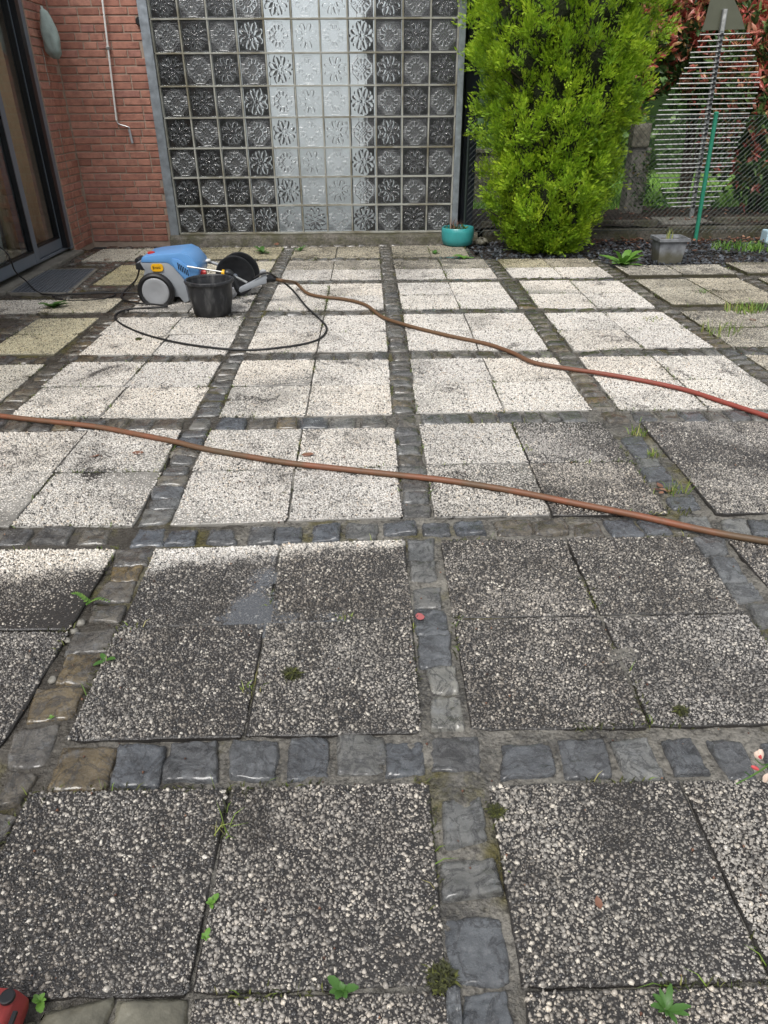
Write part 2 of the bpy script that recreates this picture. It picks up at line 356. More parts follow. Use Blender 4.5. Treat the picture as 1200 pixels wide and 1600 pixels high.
M['petal'] = leafmat('pale_petal', ((0, (.80, .52, .30)), (.5, (.80, .62, .50)), (1, (.78, .66, .60))), .5, .3)
M['petalred'] = leafmat('pink_petal', ((0, (.62, .06, .09)), (1, (.70, .12, .11))), .5, .3)
M['bark'] = simple('bark', (.055, .038, .026), .85, var=.4, scale=30, bump=.8, bd=.01)
M['soil'] = simple('wet_soil', (.032, .022, .016), .75, var=.5, scale=12, bump=1.0, bd=.02)
M['slate'] = leafmat('slate_chips', ((0, (.018, .020, .024)), (.6, (.045, .050, .058)), (1, (.105, .115, .13))), .3, .0)
t = NT('lawn_soil'); p = t.pos(); n = t.noise(3, p, 5); t.P(Base_Color=t.mix(n, (.06, .13, .02), (.14, .25, .045)), Roughness=.9); M['lawn'] = t.m
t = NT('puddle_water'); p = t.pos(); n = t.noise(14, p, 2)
t.P(Base_Color=(.55, .58, .63), Roughness=.03, Transmission_Weight=.86, IOR=1.33, Normal=t.bump(n, .05, .004)); M['water'] = t.m  # grey-blue base is silt tint, raised to stand in for sky reflection
t = NT('grate_matting'); p = t.pos(); n = t.noise(40, p, 4)
t.P(Base_Color=t.mix(n, (.09, .10, .115), (.20, .22, .25)), Roughness=.5, Metallic=.3); M['grate'] = t.m

# ================================================================== GROUND
PX_, PY_, SWX, SWY = .92, .9275, .119, .1455
tag(obj('ground', [(-150, -150, -.10), (150, -150, -.10), (150, 150, -.10), (-150, 150, -.10)], [(0, 1, 2, 3)], M['soil'], origin=(0, 0, -.1)), kind='structure')
tag(obj('lawn', [(.95, 8.75, .03), (60, 8.75, .03), (60, 70, .05), (.95, 70, .05)], [(0, 1, 2, 3)], M['lawn'], origin=(3, 9, .03)), kind='structure')

# ------------------------------------------------------------------ paving grid: measured slab corners, regular grid elsewhere
MEAS = {(-1,2,-1,1):(210,820),(-1,2,1,1):(265,820),(-1,2,1,-1):(245,857),(-1,2,-1,-1):(182,857),
(0,2,-1,1):(628,807),(0,2,1,1):(678,808),(0,2,1,-1):(687,842),(0,2,-1,-1):(633,842),
(0,3,-1,1):(613,647),(0,3,1,1):(650,645),(0,3,1,-1):(655,663),(0,3,-1,-1):(617,668),
(1,3,-1,1):(923,640),(1,3,1,1):(968,640),(1,3,1,-1):(1000,659),(1,3,-1,-1):(943,658),
(1,2,-1,1):(1045,802),(1,2,1,1):(1120,803),(1,2,-1,-1):(1077,838),(1,2,1,-1):(1137,843),
(0,1,-1,1):(660,1145),(0,1,1,1):(737,1140),(0,1,1,-1):(762,1227),(0,1,-1,-1):(672,1220),
(-1,1,1,1):(100,1157),(-1,1,1,-1):(43,1237),(-1,1,-1,1):(2,1170),
(-1,3,1,1):(343,651),(-1,3,1,-1):(328,672),(-1,3,-1,-1):(283,671),(-1,3,-1,1):(302,652),(-2,3,1,1):(15,651),
(1,4,-1,1):(854,548),(1,4,1,1):(900,549),(1,4,1,-1):(904,556),(1,4,-1,-1):(869,558),
(1,5,-1,1):(808,481),(1,5,1,1):(844,482),(1,5,1,-1):(854,490),
(2,4,-1,1):(1117,542),(2,5,-1,1):(1027,482),(2,6,-1,-1):(967,437),(1,6,1,-1):(814,437),(1,6,-1,-1):(777,440),
(-2,4,1,-1):(107,565),(-1,4,-1,-1):(345,565),(-2,5,1,-1):(177,497),(-1,5,-1,-1):(380,497),(-2,4,1,1):(125,555),(-1,4,-1,1):(358,555)}
def corner(i, j, sx, sy):
    g = np.array([i*PX_+sx*SWX/2, j*PY_+sy*SWY/2])
    k = (i, j, sx, sy)
    if k in MEAS:
        m_ = G(*MEAS[k])[:2]; wgt = 1.0 if j <= 3 else .5
        g = g*(1-wgt)+m_*wgt
    return g

SLABS = []                                # (quad (4,2) ccw from near-left, dirt, moss, flag, z, label)
def bay(i, j, q, lv, moss=0, flag=0, z=0, cols=2, rows=2, skip=()):
    a, b, c, d = [np.asarray(k, float) for k in q]      # near-left, near-right, far-right, far-left
    L = lambda u, v: (a*(1-u)+b*u)*(1-v)+(d*(1-u)+c*u)*v
    g = .0022
    for r in range(rows):
        for k in range(cols):
            if (k, r) in skip: continue
            u0, u1, v0, v1 = k/cols, (k+1)/cols, r/rows, (r+1)/rows
            gu = g/np.linalg.norm(b-a); gv = g/np.linalg.norm(d-a)
            u0 += gu*(k > 0); u1 -= gu*(k < cols-1); v0 += gv*(r > 0); v1 -= gv*(r < rows-1)
            l = lv[r][k] if isinstance(lv, (list, tuple)) else lv
            m_ = moss[r][k] if isinstance(moss, (list, tuple)) else moss
            SLABS.append((np.array([L(u0, v0), L(u1, v0), L(u1, v1), L(u0, v1)]), l, m_, flag, z))
def gq(i, j): return [corner(i, j, 1, 1), corner(i+1, j, -1, 1), corner(i+1, j+1, -1, -1), corner(i, j+1, 1, -1)]
LV = {(-2,0):.95,(-1,0):[[.8,.8],[.95,.84]],(0,0):[[.78,.72],[.84,.74]],(1,0):.74,
      (-2,1):.92,(-1,1):[[.92,.85],[1.0,.95]],(0,1):[[.92,.8],[.92,.92]],(1,1):.8,
      (-2,2):[[.2,.15],[.15,.1]],(-1,2):[[.12,.2],[.08,.1]],(0,2):[[.35,.78],[.25,.72]],(1,2):.78,
      (-2,3):[[.02,.05],[.12,.08]],(-1,3):[[.06,.04],[.1,.06]],(0,3):[[.04,.02],[.06,.02]],(1,3):.05,(2,3):.5,
      (-2,4):.05,(-1,4):[[.04,.06],[.10,.04]],(0,4):.03,(1,4):[[.16,.04],[.03,.02]],(2,4):.62,
      (-2,5):.12,(-1,5):.03,(0,5):.03,(1,5):.0,(2,5):.52,
      (-2,6):.2,(-1,6):[[.18,.15],[.62,.6]],(0,6):[[.15,.12],[.62,.6]],(1,6):[[.05,.05],[.5,.6]]}
MO = {(2,5):.3,(2,4):.25,(1,6):[[0,0],[.6,.35]],(-2,6):.3,(0,6):[[0,0],[.2,.2]],(-1,6):[[0,0],[.15,.2]],(2,3):.2}
for i in (-2, -1, 0, 1, 2):
    for j in range(7):
        if (i, j) not in LV or (i, j) == (2, 6): continue
        q = gq(i, j)
        bay(i, j, q, LV[i, j], MO.get((i, j), 0), 1 if (j == 1 and i < 0) else 0, .012 if i == 2 and j == 5 else 0, skip=((0, 0),) if (i, j) == (-1, 0) else ())
P = PX_
R4 = lambda x0, x1, y0, y1: [(x0*P, y0*P), (x1*P, y0*P), (x1*P, y1*P), (x0*P, y1*P)]
for i, l, m_ in ((-2, .45, .55), (-1, .55, .35), (0, .6, .3)): bay(i, 7, R4(i+.065, i+(.94 if i < 0 else .82), 7.10, 7.74), l, m_, rows=1)
bay(0, 0, R4(-2.53, -2.08, 2.09, 2.93), .1, .1, cols=1); bay(0, 0, R4(-2.53, -2.08, 3.09, 3.94), .08, .15, cols=1)
bay(0, 0, R4(-2.53, -2.10, 4.14, 4.97), .12, .6, cols=1); bay(0, 0, R4(-3.10, -2.09, 5.12, 5.53), .06, [[.1, .35]], rows=1)
bay(0, 0, R4(-2.50, -2.09, 6.04, 6.86), .35, .75, cols=1); bay(0, 0, R4(-2.95, -2.08, 7.06, 7.72), .10, [[.2, .25]], rows=1)
bay(0, 0, R4(2.06, 3.0, 6.10, 6.50), .6, .22, z=.018, rows=1); bay(0, 0, R4(3.12, 4.0, 6.16, 6.62), .62, .25, z=.014, rows=1)
bay(0, 0, R4(3.13, 4.05, 5.08, 6.02), .62, .3, z=.006); bay(0, 0, R4(3.1, 4.0, 4.1, 4.96), .6, .3)

# mortar bed with recessed joints
rs = .016; gx = np.arange(-3.5*P, 4.1*P, rs); gy = np.arange(-.05, 7.78*P, rs)
XX, YY = np.meshgrid(gx, gy)
cov = np.zeros(XX.shape, bool)
for q, *_ in SLABS:
    x0, x1 = q[:, 0].min()+.035, q[:, 0].max()-.035; y0, y1 = q[:, 1].min()+.035, q[:, 1].max()-.035
    cov |= (XX > x0) & (XX < x1) & (YY > y0) & (YY < y1)
GRAVEL = lambda x, y: (y > 6.97*P) & (x > .86*P) | (y > 6.52*P) & (x > 2.04*P)
cov |= GRAVEL(XX, YY)
ZZ = -.0095+.009*(vnoise(XX*9, YY*9)-.5)+.008*(vnoise(XX*33+9, YY*33)-.5)+.012*(vnoise(XX*3.1, YY*3.1+40)-.5)
nx, ny = len(gx), len(gy); idx = np.arange(nx*ny).reshape(ny, nx)
keep = ~(cov[:-1, :-1] & cov[1:, 1:] & cov[1:, :-1] & cov[:-1, 1:])
F = np.stack([idx[:-1, :-1][keep], idx[:-1, 1:][keep], idx[1:, 1:][keep], idx[1:, :-1][keep]], 1)
V = np.stack([XX.ravel(), YY.ravel(), ZZ.ravel()], 1); us, inv = np.unique(F, return_inverse=True)
paving = tag(obj('patio_paving', V[us], inv.reshape(F.shape), M['mortar'], origin=(0, 0, 0), smooth=True), 'wet patio of exposed aggregate slabs in a grid of cobblestone strips', None, None, 'structure')

# aggregate: five shared beds of pebbles, .40 x .40 m
def pebble_bed(seed):
    r = np.random.default_rng(seed); S = .398; out = []
    for cell, pr, r0, r1, h0, h1 in ((.0102, .95, .0036, .0068, .0020, .0042), (.0070, .9, .0023, .0041, .0011, .0030), (.0056, .7, .0017, .0028, .0006, .0018)):
        n = int(S/cell); a = (np.arange(n)+.5)/n*S-S/2; X, Y = np.meshgrid(a, a); k = r.random(X.shape) < pr
        x = X[k]+r.uniform(-.5, .5, k.sum())*cell; y = Y[k]+r.uniform(-.5, .5, k.sum())*cell
        out.append(np.stack([x, y, r.uniform(r0, r1, len(x)), r.uniform(.48, 1.0, len(x)), r.uniform(0, math.pi, len(x)), r.uniform(h0, h1, len(x))], 1))
    D = np.concatenate(out); n = len(D); D[:, 0] = np.clip(D[:, 0], -S/2+.003, S/2-.003); D[:, 1] = np.clip(D[:, 1], -S/2+.003, S/2-.003)
    an = np.arange(6)*math.pi/3; jit = r.uniform(.62, 1.25, (n, 6)); tilt = r.normal(0, .34, (n, 2))
    rings = []
    for f, hz in ((1.0, -.15), (.80, .62)):
        lx = D[:, 2:3]*f*jit*np.cos(an+.4*(f < 1)); ly = D[:, 2:3]*f*D[:, 3:4]*jit*np.sin(an+.4*(f < 1))
        c, s = np.cos(D[:, 4:5]), np.sin(D[:, 4:5]); x = lx*c-ly*s; y = lx*s+ly*c
        z = D[:, 5:6]*hz+(tilt[:, 0:1]*x+tilt[:, 1:2]*y)*(f < 1)
        rings.append(np.stack([x+D[:, 0:1], y+D[:, 1:2], z], 2))
    top = np.stack([D[:, 0], D[:, 1], D[:, 5]], 1)[:, None, :]
    V = np.concatenate(rings+[top], 1).reshape(-1, 3); b = np.arange(n)[:, None]*13; k = np.arange(6); k2 = (k+1) % 6
    T = [np.stack([b+k, b+k2, b+6+k2], 2), np.stack([b+k, b+6+k2, b+6+k], 2), np.stack([b+6+k, b+6+k2, np.broadcast_to(b+12, (n, 6))], 2)]
    me = mesh(V, np.concatenate([q.reshape(-1, 3) for q in T]), True); me.materials.append(M['pebble']); return me
BEDS = [pebble_bed(100+k) for k in range(4)]
for q, lv, moss, flag, z in SLABS:
    c = q.mean(0); z = z+random.uniform(-.0025, .0025); tx, ty = random.gauss(0, .003), random.gauss(0, .003)
    n = 9; rim = []
    for e in range(4):                                           # ragged outline
        a, b = q[e], q[(e+1) % 4]; nrm = np.array([b[1]-a[1], a[0]-b[0]]); nrm = nrm/np.linalg.norm(nrm)
        for s_ in range(n):
            f = s_/n; p_ = a*(1-f)+b*f; rim.append(p_+nrm*(random.uniform(-.003, .0015)-(.006 if s_ == 0 else 0)))
    rim = np.array(rim); k = len(rim); hz = lambda pp, dz: z+dz+tx*(pp[0]-c[0])+ty*(pp[1]-c[1])
    inn = c+(rim-c)*.985
    V = [(p_[0], p_[1], hz(p_, -.045)) for p_ in rim]+[(p_[0], p_[1], hz(p_, -.0045)) for p_ in rim]+[(p_[0], p_[1], hz(p_, -.001)) for p_ in inn]
    F = [(i, (i+1) % k, k+(i+1) % k, k+i) for i in range(k)]+[(k+i, k+(i+1) % k, 2*k+(i+1) % k, 2*k+i) for i in range(k)]+[tuple(range(2*k, 3*k))]
    s_ = obj('slab', V, F, M['matrix'], paving, (c[0], c[1], z)); s_.color = (lv, moss, flag, 1)
    ex = (q[1]+q[2]-q[0]-q[3])/2; ey = (q[2]+q[3]-q[0]-q[1])/2
    a = bpy.data.objects.new('aggregate', random.choice(BEDS)); link(a); a.parent = s_; a.color = (lv, moss, flag, 1); a['kind'] = 'stuff'
    rot = random.randrange(4); lx, ly = (np.linalg.norm(ex), np.linalg.norm(ey)); lx2, ly2 = (lx, ly) if rot % 2 == 0 else (ly, lx)
    a.rotation_euler = (ty, -tx, math.atan2(ex[1], ex[0])+rot*math.pi/2); a.scale = (lx2/.402, ly2/.402, 1); a.location = (0, 0, -.0012)

# ------------------------------------------------------------------ cobblestones
COB = []                                  # (quad ccw near-left first, brown, dry)
def tr(*quads, brown=0, dry=0):
    for q in quads: q_ = np.array([G(*q[3])[:2], G(*q[2])[:2], G(*q[1])[:2], G(*q[0])[:2]]); COB.append((q_.mean(0)+(q_-q_.mean(0))*1.07, brown, dry))
# traced ones, corners top-left, top-right, bottom-right, bottom-left
tr([(100,1170),(180,1167),(160,1228),(78,1232)], [(58,1080),(133,1073),(108,1118),(42,1127)], [(107,1027),(157,1020),(135,1063),(88,1067)], brown=.85)
tr([(187,1163),(257,1165),(243,1223),(172,1222)],[(270,1162),(337,1157),(335,1215),(257,1215)],[(363,1158),(435,1155),(430,1215),(360,1213)],
   [(455,1155),(511,1153),(512,1210),(452,1215)],[(603,1160),(658,1158),(663,1207),(605,1212)],[(677,1150),(748,1150),(750,1205),(676,1203)],
   [(785,1162),(860,1162),(865,1208),(788,1212)],[(872,1155),(940,1152),(955,1210),(885,1213)],[(1035,1155),(1080,1152),(1108,1207),(1057,1208)],
   [(1105,1155),(1160,1158),(1183,1217),(1140,1215)],[(1190,1160),(1250,1160),(1280,1215),(1215,1215)])
tr([(532,1150),(600,1150),(602,1208),(528,1207)], dry=.35); tr([(955,1158),(1010,1155),(1038,1213),(980,1217)], dry=.5)
tr([(692,1250),(751,1244),(760,1308),(698,1320)],[(692,1343),(768,1340),(783,1392),(695,1404)], dry=.45)
tr([(695,1436),(780,1436),(798,1533),(705,1532)],[(727,1553),(789,1550),(800,1610),(727,1610)],[(698,1543),(719,1541),(722,1600),(697,1600)], dry=.1)
tr([(638,843),(677,842),(678,875),(640,877)],[(641,879),(679,877),(683,905),(643,907)],[(645,918),(687,917),(688,948),(647,948)], dry=.3)
tr([(648,954),(695,953),(702,990),(652,992)],[(653,995),(703,995),(704,1038),(657,1040)], dry=.1)
tr([(668,1043),(710,1040),(717,1080),(675,1082)],[(675,1090),(720,1087),(723,1137),(675,1140)], dry=.85)
tr([(183,857),(238,855),(230,883),(178,885)],[(165,909),(212,908),(200,938),(147,938)],[(147,947),(197,945),(185,970),(140,968)],[(118,988),(180,983),(167,1015),(103,1020)],
   [(23,1147),(88,1133),(72,1193),(12,1197)],[(20,1205),(57,1210),(30,1250),(-7,1260)],[(-10,1267),(25,1277),(-5,1320),(-40,1310)], brown=.4)
tr([(177,887),(222,885),(213,907),(172,908)], brown=1.0)
tr([(10,827),(52,825),(38,848),(-7,850)],[(70,823),(115,823),(100,847),(53,845)], brown=.25); tr([(132,827),(173,825),(163,848),(120,848)], brown=.5, dry=.2)
tr([(218,828),(258,825),(252,848),(202,853)],[(267,827),(308,827),(302,847),(257,848)],[(330,827),(365,827),(368,847),(322,848)],[(390,822),(428,822),(426,845),(388,848)],[(431,822),(472,822),(470,845),(429,847)],
   [(490,820),(530,820),(529,842),(487,843)],[(598,815),(648,813),(649,832),(600,833)],[(660,817),(702,816),(703,833),(662,835)],[(710,814),(753,813),(758,832),(715,833)])
tr([(542,817),(588,817),(588,838),(540,840)], dry=.35)
tr([(775,812),(828,812),(833,833),(778,834)],[(832,813),(880,811),(890,832),(837,833)],[(898,817),(933,815),(947,837),(900,837)], brown=.55)
tr([(945,813),(987,812),(1007,833),(960,835)],[(997,813),(1027,813),(1053,833),(1013,833)],[(1168,811),(1205,809),(1215,835),(1180,835)])
tr([(1062,807),(1103,807),(1115,828),(1070,828)],[(1127,812),(1163,812),(1173,833),(1135,833)], dry=.6)
tr([(970,682),(1003,680),(1010,693),(977,695)],[(978,695),(1013,694),(1023,713),(992,713)],[(1002,730),(1037,728),(1052,747),(1013,750)],[(1027,752),(1057,750),(1070,767),(1038,768)],[(1040,777),(1080,773),(1095,792),(1053,795)])
tr([(993,715),(1027,715),(1033,727),(1000,728)], dry=.6)
tr([(1083,840),(1130,838),(1140,862),(1102,865)],[(1110,870),(1147,868),(1170,905),(1130,908)],[(1135,912),(1175,912),(1195,935),(1152,940)],[(1165,943),(1200,940),(1220,973),(1187,978)], dry=.25)
def run(a, b, wid, brown=.15, dry=.1, along=.105):               # a row of stones from a to b
    a = np.asarray(a, float); b = np.asarray(b, float); L = np.linalg.norm(b-a); d = (b-a)/L; nrm = np.array([-d[1], d[0]]); s_ = .012
    while s_ < L-.05:
        l = min(random.uniform(along*.72, along*1.2), L-s_-.004); wv = wid*random.uniform(.84, .99)/2; o = random.uniform(-.05, .05)*wid
        c0 = a+d*s_+nrm*o; c1 = a+d*(s_+l)+nrm*o; jt = lambda: d*random.uniform(-.008, .008)+nrm*random.uniform(-.006, .006)
        q = np.array([c0-nrm*wv+jt(), c1-nrm*wv+jt(), c1+nrm*wv+jt(), c0+nrm*wv+jt()])
        COB.append((q, min(1, max(0, random.gauss(brown, .25))), min(1, max(0, random.gauss(dry, .2))))); s_ += l+random.uniform(.007, .017)
def cm(i, j, sy): return (corner(i, j, -1, sy)+corner(i, j, 1, sy))/2
def rm(i, j, sx): return (corner(i, j, sx, -1)+corner(i, j, sx, 1))/2
for i in (-2, -1, 0, 1, 2):
    for j in range(7):
        if (i, j) in ((-1, 0), (-1, 1), (0, 0), (0, 1), (1, 1), (1, 2)): continue
        far = i in (1,) and j >= 3
        run(cm(i, j, 1), cm(i, j+1, -1), SWX*(.95), .45 if (i >= 1 and j > 2) or i == -2 else .12, .12, .085 if j < 5 else .1)
    if i < 1: run((i*P, 7.08*P), (i*P, 7.7*P), SWX, .3, .1)
    for j in range(7, 0, -1):                                     # crossing stones
        if (i, j) in ((0, 1), (-1, 2), (-1, 1), (0, 2), (1, 2)): continue
        c = (rm(i, j, -1)+rm(i, j, 1))/2
        if GRAVEL(c[0], c[1]): continue
        run(c+[-.05, 0], c+[.062, 0], SWY*.85, .2, .15, .1)
for j in range(3, 8):
    for i in (-2, -1, 0, 1, 2):
        if (i, j) in ((1, 7), (2, 7), (2, 6)): continue
        a, b = rm(i, j, 1), rm(i+1, j, -1)
        if i == 2 and j >= 5: continue
        run(a, b, SWY*(.88 if j < 5 else .7), .5 if i == -2 else .15, .12)
run(rm(-2, 2, 1)-[.0, 0], (-1.45*P, 2*PY_), SWY*.85, .3, .1)
for y0, y1 in ((2.05, 5.05), (5.6, 7.0)): run((-2.6*P, y0*P), (-2.6*P, y1*P), .11, .5, .1)
run((-3.02*P, 6.95*P), (-3.02*P, 7.65*P), .10, .6, .1); run((-3.3*P, 5.06*P), (-2.66*P, 5.06*P), .1, .5, .1)
for j in (3, 4): run((-3.3*P, j*PY_), (-2.1*P, j*PY_), SWY*.85, .5)
run((-2.55*P, 5.93*P), (-2.1*P, 5.93*P), .1, .4); run((-2.9*P, 6.96*P), (-2.1*P, 6.96*P), .1, .4)
run((-2.95*P, 7.82*P), (.7*P, 7.82*P), .08, .5); run((3.06*P, 4.1*P), (3.06*P, 6.4*P), .1, .5)
def cob_mesh(q, res):
    c = q.mean(0); u = np.linspace(-1, 1, res); u = np.sign(u)*abs(u)**.72; U, Vv = np.meshgrid(u, u); s1, s2 = random.uniform(0, 99), random.uniform(0, 99)
    k = np.maximum(abs(U), abs(Vv)); rad = 1.03-.035*(abs(U*Vv)**4); sh = 1-.15*(k**3)*(vnoise(U*1.4+s1, Vv*1.4+s2)-.45)-.05*(k**6)*(vnoise(U*4+s2, Vv*4+s1)-.5)
    uu, vv = (U*rad*sh+1)/2, (Vv*rad*sh+1)/2
    X = ((1-uu)*(1-vv))[..., None]*q[0]+(uu*(1-vv))[..., None]*q[1]+(uu*vv)[..., None]*q[2]+((1-uu)*vv)[..., None]*q[3]
    z = random.uniform(-.001, .005)-.0075*k**14+.006*(vnoise(U*1.2+s2, Vv*1.2+s1)-.5)+.006*(vnoise(U*3.1+s1, Vv*3.1)-.5)+(.0042*(vnoise(U*5.2+s2, Vv*7.9+s1)-.5)+.0030*(vnoise(U*11+s1, Vv*15+s2)-.5) if res > 9 else 0)+random.gauss(0, .0025)*U+random.gauss(0, .0025)*Vv
    T = np.concatenate([X, z[..., None]], 2).reshape(-1, 3); n = res; idx = np.arange(n*n).reshape(n, n)
    F = [(int(idx[a, b]), int(idx[a, b+1]), int(idx[a+1, b+1]), int(idx[a+1, b])) for a in range(n-1) for b in range(n-1)]
    rim = list(idx[0, :])+list(idx[1:, -1])+list(idx[-1, -2::-1])+list(idx[-2:0:-1, 0]); m0 = len(T)
    T = np.vstack([T, T[rim]-[0, 0, .05]]); r = len(rim)
    F += [(int(rim[b]), m0+b, m0+(b+1) % r, int(rim[(b+1) % r])) for b in range(r)]
    return T, F
def area_px(q):
    p_ = [proj((a[0], a[1], 0)) for a in q]
    if not any(-20 < x < 1220 and -20 < y < 1620 for x, y in p_): return 0
    return abs(sum(p_[i][0]*p_[(i+1) % 4][1]-p_[(i+1) % 4][0]*p_[i][1] for i in range(4)))/2
COB = sorted([(area_px(q), q, b, d) for q, b, d in COB], key=lambda k: -k[0]); COB = [k for k in COB if k[0] > 0]
rest = MB()
for n_, (ar, q, b, d) in enumerate(COB):
    T, F = cob_mesh(q, 17 if ar > 1500 else 11 if ar > 700 else 7 if ar > 300 else 5)
    if n_ < 300:
        o = obj('cobblestone', T, F, M['cobble'], paving, (*q.mean(0), 0), True); o.color = (b, d, 0, 1)
    else: rest.add(T, F)
if rest.V:
    o = rest.build('far_cobblestones', M['cobble'], paving, (0, 0, 0), True, auto=False); o['kind'] = 'stuff'; o.color = (.3, .1, 0, 1)
# flat broken stones in the near left corner of the paving
for q in ([(62,1582),(175,1560),(150,1640),(40,1660)], [(180,1562),(293,1558),(290,1640),(165,1645)], [(5,1600),(55,1590),(35,1660),(-20,1670)]):
    T, F = cob_mesh(np.array([G(*q[3])[:2], G(*q[2])[:2], G(*q[1])[:2], G(*q[0])[:2]]), 7)
    obj('flagstone', T, F, M['palestone'], paving, (*np.asarray(T).mean(0)[:2], 0), True)
# loose mortar lumps in the open joint
for px, py, r in ((127, 971, .013), (117, 985, .011), (106, 1000, .009), (82, 1062, .012)):
    c = G(px, py); b = MB(); n = 7
    b.lathe([(r*f, r*h) for f, h in ((.8, -.6), (1, -.2), (.7, .2), (.25, .3))], c, 7); V = np.array(b.V); V += rng.normal(0, r*.14, V.shape); b.V = [tuple(v) for v in V]
    b.build('mortar_lump', M['concrete'], paving, c, True, auto=False)
# red paint spot on one cobble
c = G(656, 968); k = 14; obj('paint_spot', [(c[0]+(.0115+random.uniform(-.002, .002))*math.cos(a), c[1]+(.016+random.uniform(-.003, .003))*math.sin(a), .0105) for a in np.arange(k)*2*math.pi/k], [tuple(range(k))], simple('red_paint_mark', (.36, .10, .10), .5), paving, c)
# puddle on the slab
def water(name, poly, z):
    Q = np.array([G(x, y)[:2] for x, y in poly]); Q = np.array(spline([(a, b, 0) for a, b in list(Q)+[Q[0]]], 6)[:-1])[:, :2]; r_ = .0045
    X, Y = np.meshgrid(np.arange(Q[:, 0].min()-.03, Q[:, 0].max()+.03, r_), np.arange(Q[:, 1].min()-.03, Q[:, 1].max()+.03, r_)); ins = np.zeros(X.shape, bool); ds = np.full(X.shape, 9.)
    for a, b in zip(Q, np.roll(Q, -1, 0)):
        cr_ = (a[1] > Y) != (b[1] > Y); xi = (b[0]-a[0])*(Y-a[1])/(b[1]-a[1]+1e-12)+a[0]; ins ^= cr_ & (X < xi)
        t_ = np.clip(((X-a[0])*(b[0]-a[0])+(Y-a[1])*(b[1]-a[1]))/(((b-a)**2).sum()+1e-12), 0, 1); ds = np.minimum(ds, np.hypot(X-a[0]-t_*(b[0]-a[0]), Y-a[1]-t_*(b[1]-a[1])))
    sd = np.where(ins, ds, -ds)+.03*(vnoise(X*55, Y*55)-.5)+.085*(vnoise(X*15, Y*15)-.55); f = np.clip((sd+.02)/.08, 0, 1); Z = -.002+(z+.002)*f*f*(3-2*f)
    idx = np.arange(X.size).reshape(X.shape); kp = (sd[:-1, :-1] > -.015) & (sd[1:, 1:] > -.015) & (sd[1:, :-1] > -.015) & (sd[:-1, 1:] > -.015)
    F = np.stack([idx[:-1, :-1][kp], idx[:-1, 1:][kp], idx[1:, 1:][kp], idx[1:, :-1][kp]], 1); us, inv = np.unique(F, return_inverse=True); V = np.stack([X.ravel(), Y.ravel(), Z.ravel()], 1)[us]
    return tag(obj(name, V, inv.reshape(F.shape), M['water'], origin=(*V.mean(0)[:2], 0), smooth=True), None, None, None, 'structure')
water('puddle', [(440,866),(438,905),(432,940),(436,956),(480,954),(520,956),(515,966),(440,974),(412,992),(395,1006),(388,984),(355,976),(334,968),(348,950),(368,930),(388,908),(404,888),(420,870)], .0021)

# ================================================================== BRICK HOUSE CORNER WITH PATIO DOOR
BX, BY = -2.925, 7.50                      # side face plane, back face plane
house = empty('brick_house', (BX, 6.9, 0), 'red brick house corner with grey framed sliding patio door', 'house')
b = MB(); b.box((-3.55, BY+.008, -.05), (-2.118, 7.9, 2.9)); b.build('wall_core', M['bmortar'], house)
b = MB(); b.box((-3.55, 6.985, -.05), (BX-.008, BY+.008, 2.9)); b.build('pier_core', M['bmortar'], house)
b = MB(); b.box((-3.55, 2.0, -.05), (BX-.008, 5.235, 2.9)); b.build('pier_core', M['bmortar'], house)
b = MB(); b.box((-3.55, 5.235, 2.12), (BX-.02, 6.985, 2.9)); b.build('lintel', M['bmortar'], house)
CO = .0627; JT = .0105
def brick_mesh(l):
    bm = bmesh.new(); bmesh.ops.create_cube(bm, size=1)
    bmesh.ops.scale(bm, vec=(l, .11, CO-JT), verts=bm.verts)
    bmesh.ops.bevel(bm, geom=list(bm.edges), offset=.0035, segments=1, affect='EDGES')
    me = bpy.data.meshes.new('brick'); bm.to_mesh(me); bm.free(); me.materials.append(M['brick']); return me
BM = {l: brick_mesh(l) for l in (.24, .18, .115, .14, .21, .20, .08)}
def lay(face, s0, s1, ztop, lens, maxn=999):
    n = 0
    for c in range(int(ztop/CO)):
        s_ = s0+(0 if c % 2 else -.0); first = True; z = CO*c+CO/2
        seq = [random.choice((.115, .18, .14)) if c % 2 else .24]
        while s_ < s1-.05:
            l = seq.pop(0) if seq else random.choice(lens)
            if s_+l > s1:
                fit = [k for k in BM if k <= s1-s_+.004]
                if not fit: break
                l = max(fit)
            jz = random.uniform(-.002, .002); jo = random.uniform(-.002, .003)
            me = BM[l]; o = bpy.data.objects.new('brick', me); link(o); o.parent = house
            if face == 'back': p_ = np.array((s_+l/2, BY+.055-jo, z+jz)); o.rotation_euler = (random.gauss(0, .004), random.gauss(0, .004), random.gauss(0, .004))
            else: p_ = np.array((BX-.055+jo, s_+l/2, z+jz)); o.rotation_euler = (random.gauss(0, .004), random.gauss(0, .004), math.pi/2+random.gauss(0, .004))
            o.location = p_-ORG[house.name]; s_ += l+JT; n += 1
    return n
nb = lay('back', BX+.003, -2.118, 2.07, (.24, .24, .18, .115)); nb += lay('side', 6.99, BY-.112+.105, 2.07, (.24, .21)); nb += lay('side', 5.0, 5.235, .6, (.24,))
for za, zb in ((.08, .42), (.62, 1.02), (1.35, 1.62)):
    b = MB(); b.tube(spline([(BX+.004, 7.17+.006*math.sin(k*2.1+za*9), za+(zb-za)*k/5) for k in range(6)], 3), .0028, 5); b.build('sealant_drip', M['blockjoint'], house, smooth=True)
b = MB(); b.box((-3.2, 5.24, -.04), (-2.85, 6.98, .018)); b.build('door_step', M['concrete'], house, bevel=.008)
